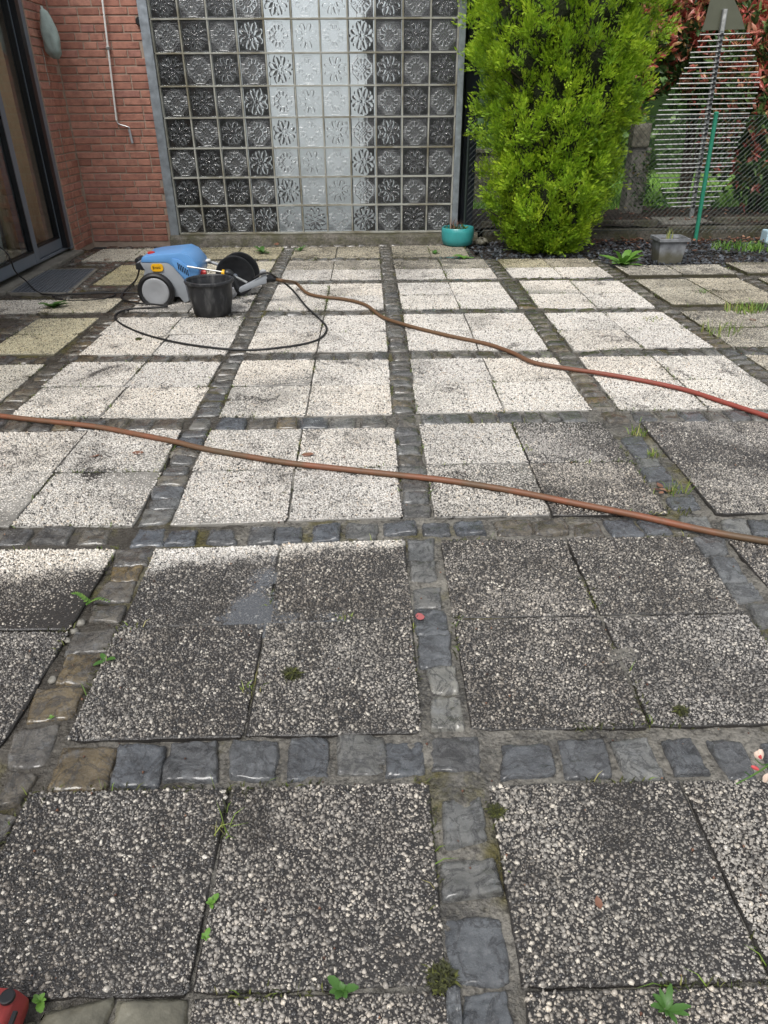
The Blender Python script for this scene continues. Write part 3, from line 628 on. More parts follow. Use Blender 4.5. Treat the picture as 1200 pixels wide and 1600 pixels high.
# sliding door: outer frame, two sashes with panes
XD = -2.968
def yf(px, py): return Wx(px, py, XD)
door = MB(); door.box((XD-.09, 6.905, .036), (XD+.03, 6.98, 2.12)); door.box((XD-.09, 5.24, 2.04), (XD+.028, 6.905, 2.12)); door.box((XD-.09, 5.24, .036), (XD+.0, 6.905, .058)); door.box((XD-.09, 5.24, .06), (XD+.028, 5.30, 2.04))
door = door.build('patio_door', M['anthra'], house, bevel=.004)
def sash(y0, y1, x, z0=.062, z1=2.035, st=.085):
    f = MB(); f.box((x-.03, y0, z0), (x+.03, y0+st, z1)); f.box((x-.03, y1-st, z0), (x+.03, y1, z1)); f.box((x-.029, y0+st, z0), (x+.029, y1-st, z0+st)); f.box((x-.029, y0+st, z1-st), (x+.029, y1-st, z1))
    f.build('sash_frame', M['anthra'], door, bevel=.005)
    g = MB(); k = .014
    for a, c in (((y0+st, z0+st), (y0+st+k, z1-st)), ((y1-st-k, z0+st), (y1-st, z1-st)), ((y0+st+k, z0+st), (y1-st-k, z0+st+k))): g.box((x-.02, a[0], a[1]), (x+.0305, c[0], c[1]))
    g.build('gasket', M['anthra2'], door)
    p_ = MB(); p_.box((x-.005, y0+st+.002, z0+st+.002), (x+.003, y1-st-.002, z1-st-.002)); p_.build('pane', M['glass'], door)
sash(6.10, 6.895, XD-.045); sash(5.30, 6.16, XD-.045+.066)
b = MB(); b.box((XD-.085, 6.83, .06), (XD+.034, 6.90, 2.03)); b.build('guide_rail', M['anthra2'], door)
b = MB(); b.box((-4.6, 4.4, -.02), (-4.55, 7.6, 2.4)); b.box((-4.6, 7.5, -.02), (-3.55, 7.6, 2.4)); b.box((-4.6, 4.4, -.03), (-3.55, 7.6, -.01)); b.box((-4.6, 4.4, 2.38), (-3.15, 7.6, 2.42)); b.build('room_shell', M['concrete'], house)
def curtain(name, y0, y1, x, m, label, waves):
    ys = np.linspace(y0, y1, 60); V = []; F = []
    for z in (.04, 2.1):
        for k, y in enumerate(ys): V.append((x+.03*math.sin(k/60*waves*2*math.pi)+.008*math.sin(k*1.9), y, z))
    F = [(k, k+1, 61+k, 60+k) for k in range(59)]
    o = obj(name, V, F, m, origin=(x, (y0+y1)/2, .04), smooth=True); md = o.modifiers.new('s', 'SOLIDIFY'); md.thickness = .003
    return tag(o, label, 'curtain')
curtain('curtain', 6.05, 6.86, -3.12, M['beige'], 'beige curtain behind the right pane of the patio door', 5)
curtain('curtain', 4.9, 6.05, -3.14, M['greycurtain'], 'pale grey net curtain behind the left pane of the patio door', 7)

# ------------------------------------------------------------------ glass block wall
GX0, GZ0, CW, CH, NC, NR = -2.028, .085, .2448, .2515, 11, 9; YG = 7.405
gw = empty('glass_block_wall', (GX0+CW*NC/2, YG+.04, 0), 'wall of square patterned glass blocks in a galvanised steel frame', 'glass wall')
jw = .0125; b = MB(); X1 = GX0+CW*NC; Z1 = GZ0+CH*NR
for r in range(NR+1):
    z = GZ0+CH*r; b.box((GX0, YG+random.uniform(-.0015, .0015), z-jw/2), (X1, YG+.085, z+jw/2))
b.build('bed_joint', M['blockjoint'], gw).__setitem__('kind', 'stuff')
b = MB()
for c in range(NC+1):
    for r in range(NR):
        x = GX0+CW*c; z = GZ0+CH*r; b.box((x-jw/2, YG+.001+random.uniform(0, .002), z+jw/2), (x+jw/2, YG+.084, z+CH-jw/2))
b.build('upright_joint', M['blockjoint'], gw).__setitem__('kind', 'stuff')
def relief(kind, n=75):
    u = np.linspace(-1, 1, n); U, Vv = np.meshgrid(u, u); R_ = np.hypot(U, Vv); A = np.arctan2(Vv, U); H = np.zeros_like(U)
    if kind == 'A':                                               # eight petalled flower
        for k in range(8):
            a = k*math.pi/4+math.pi/8; du = U*math.cos(a)+Vv*math.sin(a); dv = -U*math.sin(a)+Vv*math.cos(a)
            e = ((du-.58)/.27)**2+(dv/.145)**2; H += .022*np.clip(1-e, 0, 1)**.5; H -= .008*np.exp(-((np.sqrt(e)-1.25)/.14)**2)
            a2 = k*math.pi/4; du = U*math.cos(a2)+Vv*math.sin(a2); dv = -U*math.sin(a2)+Vv*math.cos(a2)
            e2 = ((du-.30)/.13)**2+(dv/.07)**2; H += .011*np.clip(1-e2, 0, 1)**.6
            e3 = ((du-.80)/.10)**2+(dv/.12)**2; H += .010*np.clip(1-e3, 0, 1)**.6
        H += .008*np.clip(1-(R_/.13)**2, 0, 1)**.5
    else:                                                         # stepped ornate cartouche
        m8 = np.maximum(np.maximum(abs(U), abs(Vv)), (abs(U)+abs(Vv))*.74)
        H += .007*np.exp(-((m8-.70)/.045)**2)+.006*np.exp(-((m8-.36)/.04)**2)
        H += .006*np.clip(np.cos(A*12)*1.6, -1, 1)*(abs(m8-.53) < .13)
        H += .0030*(np.sin(Vv*46) > 0)*(m8 > .74)*((abs(U) < .34)+(abs(Vv) < .34) > 0)
        H += .0012*np.sin(Vv*60)*(m8 > .74)+.0022*np.sin(U*30)*np.sin(Vv*30)*(m8 < .30)
        H += .004*((abs(U) < .10)*(abs(abs(Vv)-.55) < .13)+(abs(Vv) < .10)*(abs(abs(U)-.55) < .13))
    rim = np.maximum(abs(U), abs(Vv)); H = H-.010*np.clip((rim-.90)/.10, 0, 1)**2
    gy_, gx_ = np.gradient(H, 2/(n-1)); sl = np.hypot(gx_, gy_); fr = np.clip((sl/np.percentile(sl, 93)-.35)*.75, 0, .8)
    if kind == 'B':
        fr = np.maximum(fr, .24*((m8 > .70)*((abs(U) < .42)+(abs(Vv) < .40) > 0)*(m8 < .93))); fr = np.maximum(fr, .10*(m8 < .93))
    else: fr = fr*.5*(.6+.8*np.clip((U*.5-Vv*.3)+.5, 0, 1))
    fr = np.where(rim > .93, .05, fr)
    w2, h2 = (CW-jw)/2-.001, (CH-jw)/2-.001
    V = np.stack([U*w2, -H+.022, Vv*h2], 2).reshape(-1, 3); N = n*n; idx = np.arange(N).reshape(n, n)
    F = [(int(idx[a, c]), int(idx[a, c+1]), int(idx[a+1, c+1]), int(idx[a+1, c])) for a in range(n-1) for c in range(n-1)]
    rimi = list(idx[0, :])+list(idx[1:, -1])+list(idx[-1, -2::-1])+list(idx[-2:0:-1, 0]); V = np.vstack([V, V[rimi]*[1, 0, 1]+[0, .045, 0]]); r = len(rimi)
    F += [(int(rimi[k]), N+k, N+(k+1) % r, int(rimi[(k+1) % r])) for k in range(r)]+[tuple(N+k for k in range(r))]
    me = mesh(V, F, True); me.polygons[-1].use_smooth = False
    for k in range(len(F)-r-1, len(F)): me.polygons[k].use_smooth = False
    at = me.attributes.new('frost', 'FLOAT', 'POINT'); at.data.foreach_set('value', np.concatenate([fr.ravel(), np.zeros(r)]).astype(np.float32))
    me.materials.append(M['block'+kind]); return me
REL = {'A': relief('A'), 'B': relief('B')}
for r in range(NR):
    for c in range(NC):
        o = bpy.data.objects.new('glass_block', REL['B' if (r+c) % 2 == 0 else 'A']); link(o); o.parent = gw
        o.location = np.array((GX0+CW*(c+.5), YG+.006+random.uniform(-.001, .002), GZ0+CH*(r+.5)))-ORG[gw.name]; o.rotation_euler = (random.gauss(0, .012), math.pi*random.randrange(2) if (r+c) % 2 else 0, random.gauss(0, .014))
for x0, x1 in ((-2.116, GX0-jw/2-.001), (X1+jw/2+.001, X1+.062)):
    b = MB(); b.box((x0, YG-.03, .03), (x1, YG-.022, Z1)); e = x0 if x0 < -1 else x1-.006; b.box((e, YG-.021, .03), (e+.006, YG+.09, Z1)); e2 = x1-.006 if x0 < -1 else x0; b.box((e2, YG-.0215, .03), (e2+.006, YG-.002, Z1)); b.build('frame_channel', M['galv'], gw, bevel=.002)
n = 60; xs = np.linspace(-2.12, .93, n); V = []
for k, x in enumerate(xs):
    h = .076+.003*math.sin(k*1.7); f = YG-.06+.006*math.sin(k*.9)+random.uniform(-.004, .004)
    V += [(x, f-.035, -.05), (x, f-.012, .045), (x, f, h-.006), (x, f+.02, h), (x, YG+.12, h), (x, YG+.12, -.05)]
F = [(6*k+a, 6*k+6+a, 6*k+6+(a+1) % 6, 6*k+(a+1) % 6) for k in range(n-1) for a in range(6)]+[(0, 1, 2, 3, 4, 5), tuple(6*(n-1)+a for a in (5, 4, 3, 2, 1, 0))]
obj('plinth', V, F, M['mossy'], gw)
# behind the glass: walls coloured dark as room shade, white door added for brightness
b = MB(); b.box((-2.115, 9.0, 0), (-1.128, 9.05, 3.0)); b.box((-.172, 9.0, 0), (.74, 9.05, 3.0)); b.box((-2.115, 7.52, 0), (-2.09, 9.0, 2.5)); b.box((.715, 7.52, 0), (.74, 9.0, 2.5)); b.box((-2.09, 7.53, -.04), (.715, 9.0, -.01)); b.build('room_shade_wall', M['dark'], gw)
wd = empty('added_white_door', (-.72, 9.02, 0), 'white door added behind the glass blocks to brighten their middle band', 'door')
b = MB(); b.box((-1.124, 8.985, 0), (-.176, 9.03, 3.0)); b.build('door_leaf', M['whitedoor'], wd)
b = MB(); b.box((-.27, 8.94, 1.0), (-.255, 8.984, 1.02)); b.box((-.37, 8.935, 1.0), (-.255, 8.95, 1.02)); b.build('handle', M['chrome'], wd)
# dark upright post right of the glass wall
b = MB(); b.box((.775, 7.60, -.05), (.905, 7.73, 2.7)); b.box((.752, 7.62, -.05), (.774, 7.72, 2.7)); o = b.build('dark_post', M['darkpost'], origin=(.83, 7.66, 0), bevel=.006)
tag(o, 'blue black upright post between the glass wall and the green conifer', 'post')

# ------------------------------------------------------------------ wall fittings
cr = empty('awning_crank', Wy(183, 188, BY-.02), 'white awning crank rod hanging on the brick wall', 'crank')
p0, p1, p2, p3, p4 = [Wy(x, y, BY-.035) for x, y in ((157, -25), (182, 188), (186, 194), (201, 199), (207, 224))]
b = MB(); b.tube([p0, p0*.5+p1*.5, p1], .0085, 10); b.build('rod', M['whitepaint'], cr, smooth=True)
b = MB(); b.tube(spline([p1+(p0-p1)*.05, p1, p2, p3, p3+(p4-p3)*.15], 5), .007, 8); b.build('elbow', M['chrome'], cr, smooth=True)
b = MB(); b.tube([p3+(p4-p3)*.12, p4], .0115, 12); b.build('handle', M['discgrey'], cr, smooth=True)
b = MB(); q = p0*.55+p1*.45; b.box(q+[-.016, -.012, -.012], q+[.016, .036, .012]); b.build('clip', M['chrome'], cr, bevel=.003)
lp = empty('wall_spotlight', Wy(217, 33, BY-.05), 'small round black spotlight fixed beside the steel frame', 'light')
c = Wy(218, 33, BY-.10); b = MB(); b.lathe([(.030, .0), (.036, .006), (.036, .07), (.028, .085), (.01, .095)], c, 20, 'y'); b.build('housing', M['black'], lp, smooth=True)
b = MB(); b.lathe([(.026, -.002), (.026, .002)], c+[0, .001, 0], 20, 'y'); b.build('lens', M['anthra2'], lp)
b = MB(); b.tube([c+[-.0, .05, -.0], c+[-.05, .09, -.01]], .012, 8); b.build('bracket', M['black'], lp, smooth=True)
# cloth bag hanging on the pier
top, bot = Wx(62, 10, BX+.06), Wx(88, 92, BX+.10); top = Wy(64, 9, 7.16); bot = Wy(88, 92, 7.20)
V = []; ns, nr = 18, 22
for k in range(nr):
    f = k/(nr-1); c = top*(1-f)+bot*f+np.array([.010*math.sin(f*3), 0, 0]); rad = .018+.050*math.sin(min(1, f*1.25)*math.pi*.62)**.9
    if f > .88: rad *= max(.15, 1-(f-.88)*5.5)
    if f < .05: rad *= .45
    for j in range(ns):
        a = 2*math.pi*j/ns; rr = rad*1.12*(1+.20*math.sin(3*a+f*5)+.14*math.sin(6*a-f*7)*f); V.append(c+np.array([rr*.85*math.cos(a), rr*.8*math.sin(a), 0]))
F = [(i*ns+j, i*ns+(j+1) % ns, (i+1)*ns+(j+1) % ns, (i+1)*ns+j) for i in range(nr-1) for j in range(ns)]+[tuple(range(ns-1, -1, -1)), tuple((nr-1)*ns+j for j in range(ns))]
tag(obj('cloth_bag', V, F, M['bag'], origin=top, smooth=True), 'grey green cloth bag hanging high on the brick corner', 'bag')
# foot grate beside the door
g0 = G(18, 458)[:2]; g1 = G(105, 458)[:2]; g2 = G(148, 421)[:2]; g3 = G(68, 423)[:2]
gr = empty('foot_grate', (*((g0+g1+g2+g3)/4), 0), 'grey metal foot grate set in the ground before the patio door', 'grate')
L = lambda u, v: (g0*(1-u)+g1*u)*(1-v)+(g3*(1-u)+g2*u)*v
b = MB(); b.add([(*L(u, v), -.012) for u, v in ((0, 0), (1, 0), (1, 1), (0, 1))], [(0, 1, 2, 3)]); b.build('tray', M['anthra2'], gr)
b = MB()
for k in range(15):
    u = k/14; a, c = L(u, 0), L(u, 1); b.add([(a[0]-.0045, a[1], -.010), (a[0]+.0045, a[1], -.010), (c[0]+.0045, c[1], -.010), (c[0]-.0045, c[1], -.010), (a[0]-.0045, a[1], .008), (a[0]+.0045, a[1], .008), (c[0]+.0045, c[1], .008), (c[0]-.0045, c[1], .008)], [(4, 5, 6, 7), (0, 1, 5, 4), (1, 2, 6, 5), (2, 3, 7, 6), (3, 0, 4, 7)])
b.build('grille', M['grate'], gr).__setitem__('kind', 'stuff')
b = MB()
for k in range(26):
    v = k/25; a, c = L(0, v), L(1, v); b.add([(a[0], a[1]-.0045, -.010), (c[0], c[1]-.0045, -.010), (c[0], c[1]+.0045, -.010), (a[0], a[1]+.0045, -.010), (a[0], a[1]-.0045, .007), (c[0], c[1]-.0045, .007), (c[0], c[1]+.0045, .007), (a[0], a[1]+.0045, .007)], [(4, 5, 6, 7), (0, 1, 5, 4), (1, 2, 6, 5), (2, 3, 7, 6), (3, 0, 4, 7)])
b.build('cross_bars', M['grate'], gr).__setitem__('kind', 'stuff')
b = MB()
for a, c in ((g0, g1), (g1, g2), (g2, g3), (g3, g0)):
    d_ = (c-a)/np.linalg.norm(c-a); nn = np.array([d_[1], -d_[0]])*.03; b.add([(*a, -.02), (*c, -.02), (*(c+nn), -.02), (*(a+nn), -.02), (*a, .006), (*c, .006), (*(c+nn), .006), (*(a+nn), .006)], [(4, 7, 6, 5), (0, 1, 5, 4), (1, 2, 6, 5), (2, 3, 7, 6), (3, 0, 4, 7)])
b.build('rim', M['concrete'], gr)

# ================================================================== BED, FENCE, PLANTS BEHIND THE PATIO
def sheet(name, x0, x1, y0, y1, z, amp, m, kind='structure', res=.06):
    gx = np.arange(x0, x1+res, res); gy = np.arange(y0, y1+res, res); X, Y = np.meshgrid(gx, gy)
    Z = z+amp*(vnoise(X*3, Y*3)-.5)+amp*.6*(vnoise(X*11, Y*11)-.5); n = len(gx); idx = np.arange(X.size).reshape(X.shape)
    F = np.stack([idx[:-1, :-1].ravel(), idx[:-1, 1:].ravel(), idx[1:, 1:].ravel(), idx[1:, :-1].ravel()], 1)
    return tag(obj(name, np.stack([X.ravel(), Y.ravel(), Z.ravel()], 1), F, m, origin=(x0, y0, z), smooth=True), kind=kind)
sheet('gravel_bed', .80, 5.2, 6.0, 7.42, -.03, .01, M['soil'])
sheet('soil_bed', .93, 7.0, 7.50, 8.85, .105, .05, M['soil'])
# slate chips
n = 5200; x = rng.uniform(.82, 4.6, n); y = rng.uniform(6.0, 7.40, n); k = GRAVEL(x, y); x, y = x[k], y[k]; n = len(x)
base = np.array([(-1, -.6, 0), (.2, -.75, 0), (1, .1, 0), (.1, .7, 0), (-.8, .4, 0), (-.2, -.1, .30)])
sc_ = rng.uniform(.010, .024, n); yaw = rng.uniform(0, 6.28, n); tl = rng.normal(0, .35, (n, 2))
B = base[None]*np.stack([sc_, sc_*rng.uniform(.5, 1, n), sc_], 1)[:, None, :]
cx = B[..., 0]*np.cos(yaw)[:, None]-B[..., 1]*np.sin(yaw)[:, None]; cy = B[..., 0]*np.sin(yaw)[:, None]+B[..., 1]*np.cos(yaw)[:, None]
cz = B[..., 2]+cx*tl[:, :1]+cy*tl[:, 1:]-.022+rng.uniform(0, .018, (n, 1))
V = np.stack([cx+x[:, None], cy+y[:, None], cz], 2).reshape(-1, 3); b0 = np.arange(n)[:, None]*6
F = np.concatenate([np.concatenate([b0+i, b0+(i+1) % 5, b0+5], 1) for i in range(5)])
tag(obj('slate_gravel', V, F, M['slate'], origin=(3, 6.7, 0)), kind='stuff')
def leaves(n, pts, size, m, name, origin, kind='stuff', curl=.3, parent=None, wid=.42, dirs=None, spread=.6, flat=False):
    """a mass of pointed oval leaves; pts (n,3) positions, dirs (n,3) main direction"""
    n = len(pts); size = rng.uniform(size[0], size[1], n)
    if dirs is None: dirs = np.stack([rng.normal(0, 1, n), rng.normal(0, 1, n), rng.normal(0, .25, n)], 1)
    d = dirs+rng.normal(0, spread, (n, 3)); d /= np.linalg.norm(d, axis=1)[:, None]
    a = rng.normal(0, 1, (n, 3))
    if flat: d[:, 2] *= .12; a = rng.normal(0, .12, (n, 3))+[0, 0, 1]
    s_ = np.cross(d, a); s_ /= np.linalg.norm(s_, axis=1)[:, None]; u = np.cross(s_, d)
    V = []
    for f, w_, c in ((0, 0, 0), (.30, wid*.43, .0), (.30, -wid*.43, .0), (.30, 0, -.10), (.65, wid*.40, curl*.3), (.65, -wid*.40, curl*.3), (.65, 0, curl*.3-.10), (1, 0, curl*.6)):
        V.append(pts+d*(f*size)[:, None]+s_*(w_*size)[:, None]+u*(c*size)[:, None])
    V = np.stack(V, 1).reshape(-1, 3); b = np.arange(n)[:, None]*8
    F = np.concatenate([np.concatenate([b+i for i in t_], 1) for t_ in ((0, 1, 3), (0, 3, 2), (1, 4, 6), (1, 6, 3), (2, 3, 6), (2, 6, 5), (4, 7, 6), (6, 7, 5))])
    o = obj(name, V, F, m, parent, origin)
    if kind: o['kind'] = kind
    return o
n = 420; px = rng.uniform(1.3, 4.4, n); py = 7.38-abs(rng.normal(0, .16, n)); k = (px > 1.9) | (rng.random(n) < .4)
leaves(0, np.stack([px[k], py[k], rng.uniform(-.01, .015, k.sum())], 1), (.03, .075), M['deadleaf'], 'fallen_leaves', (3, 7.2, 0), flat=True)
n = 380; px = rng.uniform(2.2, 5.5, n); py = rng.uniform(7.5, 8.7, n)
leaves(0, np.stack([px, py, .12+rng.uniform(0, .03, n)], 1), (.03, .07), M['deadleaf'], 'leaf_litter', (3.5, 8, .1), flat=True)
# concrete edging behind the gravel, two courses and the stone the fish stands on
def beam(name, a, bb, label, cat='kerb', m='mossy'):
    b = MB(); b.box(a, bb); o = b.build(name, M[m], origin=(a[0], a[1], a[2]), bevel=.008); return tag(o, label, cat, 'concrete edging pieces under the fence')
beam('edging_kerb', (1.0, 7.44, -.06), (2.86, 7.50, .085), 'mossy concrete edging kerb running behind the green conifer'); beam('edging_kerb', (2.868, 7.44, -.06), (5.2, 7.495, .105), 'mossy concrete edging kerb right of the grey planter, below the wire fence')
beam('edging_kerb', (1.0, 7.56, .05), (2.80, 7.63, .15), 'upper concrete edging kerb left of the fish stone'); beam('edging_kerb', (3.42, 7.66, .05), (5.4, 7.74, .155), 'upper concrete edging kerb right of the fish stone')
b = MB(); b.box((2.88, 7.62, .04), (3.40, 8.02, .125)); tag(b.build('base_stone', M['concrete'], origin=(3.1, 7.8, .04), bevel=.02), 'pale concrete slab carrying the metal fish sculpture', 'stone')
# chain link fence
FY = 7.40; fen = empty('chain_link_fence', (3.1, FY, 0), 'low chain link fence with green post along the back of the gravel bed', 'fence')
cell = .050; x0, x1, z0, z1 = .80, 4.4, .05, 1.08; b = MB(); nzz = int((z1-z0)/(cell/2)); nw = int((x1-x0)/cell)
Vv, Ff = [], []
for k in range(nw):
    for r in range(nzz+1):
        x = x0+cell*k+(cell/2 if r % 2 else 0)*(1)+cell/2*0; z = z0+r*cell/2; y = FY+(.003 if r % 2 else -.003)
        for q in ((-.0016, 0), (.0016, -.0016), (.0016, .0016)): Vv.append((x+q[0], y+q[1], z))
        if r:
            o0 = len(Vv)-6
            for q in range(3): Ff.append((o0+q, o0+(q+1) % 3, o0+3+(q+1) % 3, o0+3+q))
    for r in range(nzz+1):
        x = x0+cell*k+(cell/2 if r % 2 else cell); z = z0+r*cell/2; y = FY+(-.003 if r % 2 else .003)
        for q in ((-.0016, 0), (.0016, -.0016), (.0016, .0016)): Vv.append((x+q[0], y+q[1], z))
        if r:
            o0 = len(Vv)-6
            for q in range(3): Ff.append((o0+q, o0+(q+1) % 3, o0+3+(q+1) % 3, o0+3+q))
obj('wire_mesh', Vv, Ff, M['wire'], fen)['kind'] = 'stuff'
for z in (.08, .56, 1.08): b = MB(); b.tube([(x0, FY+.008, z), (x1, FY+.008, z)], .0028, 5); b.build('tension_wire', M['wire'], fen)
b = MB(); b.tube([(3.145, FY-.022, -.05), (3.10, FY-.022, 1.10)], .020, 12); po = b.build('post', M['greenpaint'], fen, smooth=True)
b = MB(); b.lathe([(.022, 0), (.023, .012), (.012, .022)], (3.10, FY-.022, 1.095), 12); b.build('post_cap', M['greenpaint'], po, smooth=True)
b = MB(); b.tube([(.80, FY, -.05), (.80, FY, 1.09)], .012, 8); b.build('post', M['wire'], fen, smooth=True)
# ------------------------------------------------------------------ metal fish skeleton sculpture
fi = empty('fish_sculpture', (3.27, 7.9, .125), 'tall metal fish skeleton sculpture of steel rods on a grey pole', 'sculpture')
FZ = 7.9; q0, q1 = Wy(1077, 352, FZ), Wy(1133, 14, FZ); q0[2] = .126
ax = (q1-q0)/np.linalg.norm(q1-q0)
b = MB(); sx = np.array([.021, 0, 0]); sy = np.array([0, .016, 0])
b.add([q0-sx-sy, q0+sx-sy, q0+sx+sy, q0-sx+sy, q1-sx-sy, q1+sx-sy, q1+sx+sy, q1-sx+sy], [(3, 2, 1, 0), (4, 5, 6, 7), (0, 1, 5, 4), (1, 2, 6, 5), (2, 3, 7, 6), (3, 0, 4, 7)]); b.build('pole', M['polegrey'], fi, bevel=.003)
RODS = [(190,690,970),(225,678,975),(255,665,980),(285,640,992),(313,632,998),(345,620,1003),(372,603,1008),(402,588,1013),(435,570,1018),(462,550,1016),(490,528,1012),(520,512,1008),(548,492,1000),(577,475,993),(607,463,983),(635,445,970),(660,440,957),(690,435,945),(715,433,940),(740,430,928),(770,432,913),(797,433,900),(825,437,897),(855,440,888),(880,442,882),(907,445,880),(930,448,873),(957,452,866),(985,460,858),(1010,470,850),(1040,477,838),(1065,480,820),(1095,500,795),(1120,510,770),(1145,525,745)]
for y, a, c in RODS:
    pa, pc = Wy(900+(a+random.gauss(0, 5))/3.556, (y+6+random.gauss(0, 1.6))/3.556, FZ-.02), Wy(900+(c+random.gauss(0, 5))/3.556, (y-4+random.gauss(0, 1.6))/3.556, FZ-.02)
    b = MB(); b.tube([pa, pc], .0062, 7); b.build('rod', M['steel'], fi, smooth=True)
    f = (pa[2]-q0[2])/(q1[2]-q0[2]); cpt = q0+(q1-q0)*f; b = MB(); b.box(cpt+[-.012, -.034, -.012], cpt+[.012, -.0165, .012]); b.build('clamp', M['anthra2'], fi)
poly = [(1100, 47), (1168, 45), (1163, 25), (1152, 0), (1147, -22), (1138, -42), (1131, -48), (1124, -42), (1119, -22), (1112, 4), (1106, 28)]
pp = [Wy(x, y, FZ-.03) for x, y in poly]; b = prism([(p_[0], p_[2]) for p_ in pp][::-1], FZ+.02, FZ+.026); b.build('head_plate', M['olivesheet'], fi)
b = MB(); a_, c_ = Wy(1128, 48, FZ-.02), Wy(1134, 14, FZ-.02); b.add([a_+[-.012, 0, 0], a_+[.014, 0, 0], c_+[.014, 0, 0], c_+[-.012, 0, 0], a_+[-.012, .035, 0], a_+[.014, .035, 0], c_+[.014, .035, 0], c_+[-.012, .035, 0]], [(0, 1, 2, 3), (0, 4, 5, 1), (1, 5, 6, 2), (2, 6, 7, 3), (3, 7, 4, 0)]); b.build('bracket', M['steel'], fi)
# ------------------------------------------------------------------ concrete gate pillar with ivy
sp = empty('concrete_pillar', (2.88, 8.55, .1), 'weathered concrete pillar overgrown with ivy between conifer and fish sculpture', 'pillar')
b = MB(); b.box((2.74, 8.47, .0), (2.95, 8.66, .76)); b.build('shaft', M['concrete'], sp, bevel=.012)
b = MB(); b.box((2.71, 8.44, .762), (2.90, 8.60, 1.0)); b.build('block', M['palestone'], sp, bevel=.02)
n = 260; pts = np.stack([rng.uniform(2.72, 2.98, n), rng.uniform(8.40, 8.47, n), .12+.62*rng.random(n)**.8], 1); kk = (pts[:, 0] > 2.86) | (rng.random(n) < .35)
leaves(0, pts[kk], (.035, .06), M['phot_green'], 'ivy', (2.88, 8.55, .1), parent=sp)
# ------------------------------------------------------------------ golden conifer
TX, TY = 1.49, 6.93
tree = empty('conifer_tree', (TX, TY, 0), 'bushy lime green conifer standing at the patio edge', 'tree')
b = MB(); b.tube([(TX, TY, -.05), (TX+.02, TY, .6), (TX, TY+.02, 1.6), (TX+.01, TY, 2.9), (TX, TY, 3.5)], [.075, .062, .045, .02, .006], 9); trk = b.build('trunk', M['bark'], tree, smooth=True)
PR = [(0, .30), (.12, .42), (.35, .58), (.6, .63), (.85, .60), (1.05, .66), (1.3, .77), (1.6, .81), (2.0, .86), (2.5, .78), (3.0, .52), (3.5, .2), (3.75, .02)]
def crad(z, th):
    r = np.interp(z, [a for a, _ in PR], [c for _, c in PR])
    return r*(1+.30*(vnoise(th*1.9+3, z*2.9)-.5)+.34*(vnoise(th*4.6, z*5.5+7)-.5))
def spray_base(seed):
    r = np.random.default_rng(seed); V = []
    def blade(p, d, l, w_):
        s_ = np.cross(d, [0, 0, 1.0]); s_ /= np.linalg.norm(s_)+1e-9; V.extend([p-s_*w_/2, p+s_*w_/2, p+d*l])
    blade(np.zeros(3), np.array([1., 0, 0]), 1.0, .11)
    for k in range(4):
        for sg in (-1, 1):
            f = .14+.21*k+r.uniform(-.03, .03); a = sg*r.uniform(.5, .8); d = np.array([math.cos(a), math.sin(a), r.uniform(-.25, .25)]); l = (.46-.07*k)*r.uniform(.8, 1.2)
            p = np.array([f, 0, 0]); blade(p, d, l, .11)
            if k < 3:
                a2 = a-sg*.55; blade(p+d*l*.45, np.array([math.cos(a2), math.sin(a2), r.uniform(-.3, .3)]), l*.6, .10)
    return np.array(V)
SB = [spray_base(k) for k in range(3)]
zi, ti = np.meshgrid(np.arange(32), np.arange(42)); ncl = zi.size; z = -.06+(zi.ravel()+rng.random(ncl))*3.5/32; th = (ti.ravel()+rng.random(ncl))*2*math.pi/42; k = (np.sin(th) < .3) | (rng.random(ncl) < .35); k &= rng.random(ncl) < np.clip(1.25-.25*z, .4, 1); z, th = z[k], th[k]
VS, TN = [], []
for q in range(len(z)):
    out = np.array([math.cos(th[q]), math.sin(th[q]), 0]); rc_ = float(crad(np.array([z[q]]), np.array([th[q]]))[0]); depth = random.choice((.68, .78, .86, .93, .98, 1.0))
    c = np.array([TX, TY, z[q]])+out*(rc_*depth-.07); cd_ = out*random.uniform(.4, .9)+np.array([0, 0, .8]); tone_c = random.gauss(0, .10)
    for m_ in range(6):
        pd = cd_+rng.normal(0, .40, 3); pd /= np.linalg.norm(pd); L_ = random.uniform(.08, .18); ns = 23; f = rng.random(ns)**.8; tone_p = tone_c+random.gauss(0, .08)
        p_ = c+pd*(f*L_)[:, None]+rng.normal(0, .018, (ns, 3)); d = pd+rng.normal(0, .50, (ns, 3))*(1.15-f)[:, None]; d /= np.linalg.norm(d, axis=1)[:, None]
        a = rng.normal(0, 1, (ns, 3)); s_ = np.cross(d, a); s_ /= np.linalg.norm(s_, axis=1)[:, None]; u = np.cross(d, s_); l = rng.uniform(.020, .043, ns)
        Bq = SB[m_ % 3]; Q = p_[:, None]+l[:, None, None]*(Bq[None, :, 0:1]*d[:, None]+Bq[None, :, 1:2]*s_[:, None]+Bq[None, :, 2:3]*u[:, None])
        VS.append(Q.reshape(-1, 3)); TN.append(np.repeat(np.clip(.46+tone_p+.22*(f-.5)+rng.normal(0, .07, ns), 0, 1), len(Bq)))
V = np.concatenate(VS); V[:, 2] = np.maximum(V[:, 2], .004)
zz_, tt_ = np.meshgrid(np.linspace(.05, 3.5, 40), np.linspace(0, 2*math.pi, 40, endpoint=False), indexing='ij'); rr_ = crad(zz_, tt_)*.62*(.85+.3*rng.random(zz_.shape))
Vh = np.stack([TX+rr_*np.cos(tt_), TY+rr_*np.sin(tt_), zz_], 2).reshape(-1, 3); Fh = [(i*40+j, i*40+(j+1) % 40, (i+1)*40+(j+1) % 40, (i+1)*40+j) for i in range(39) for j in range(40)]
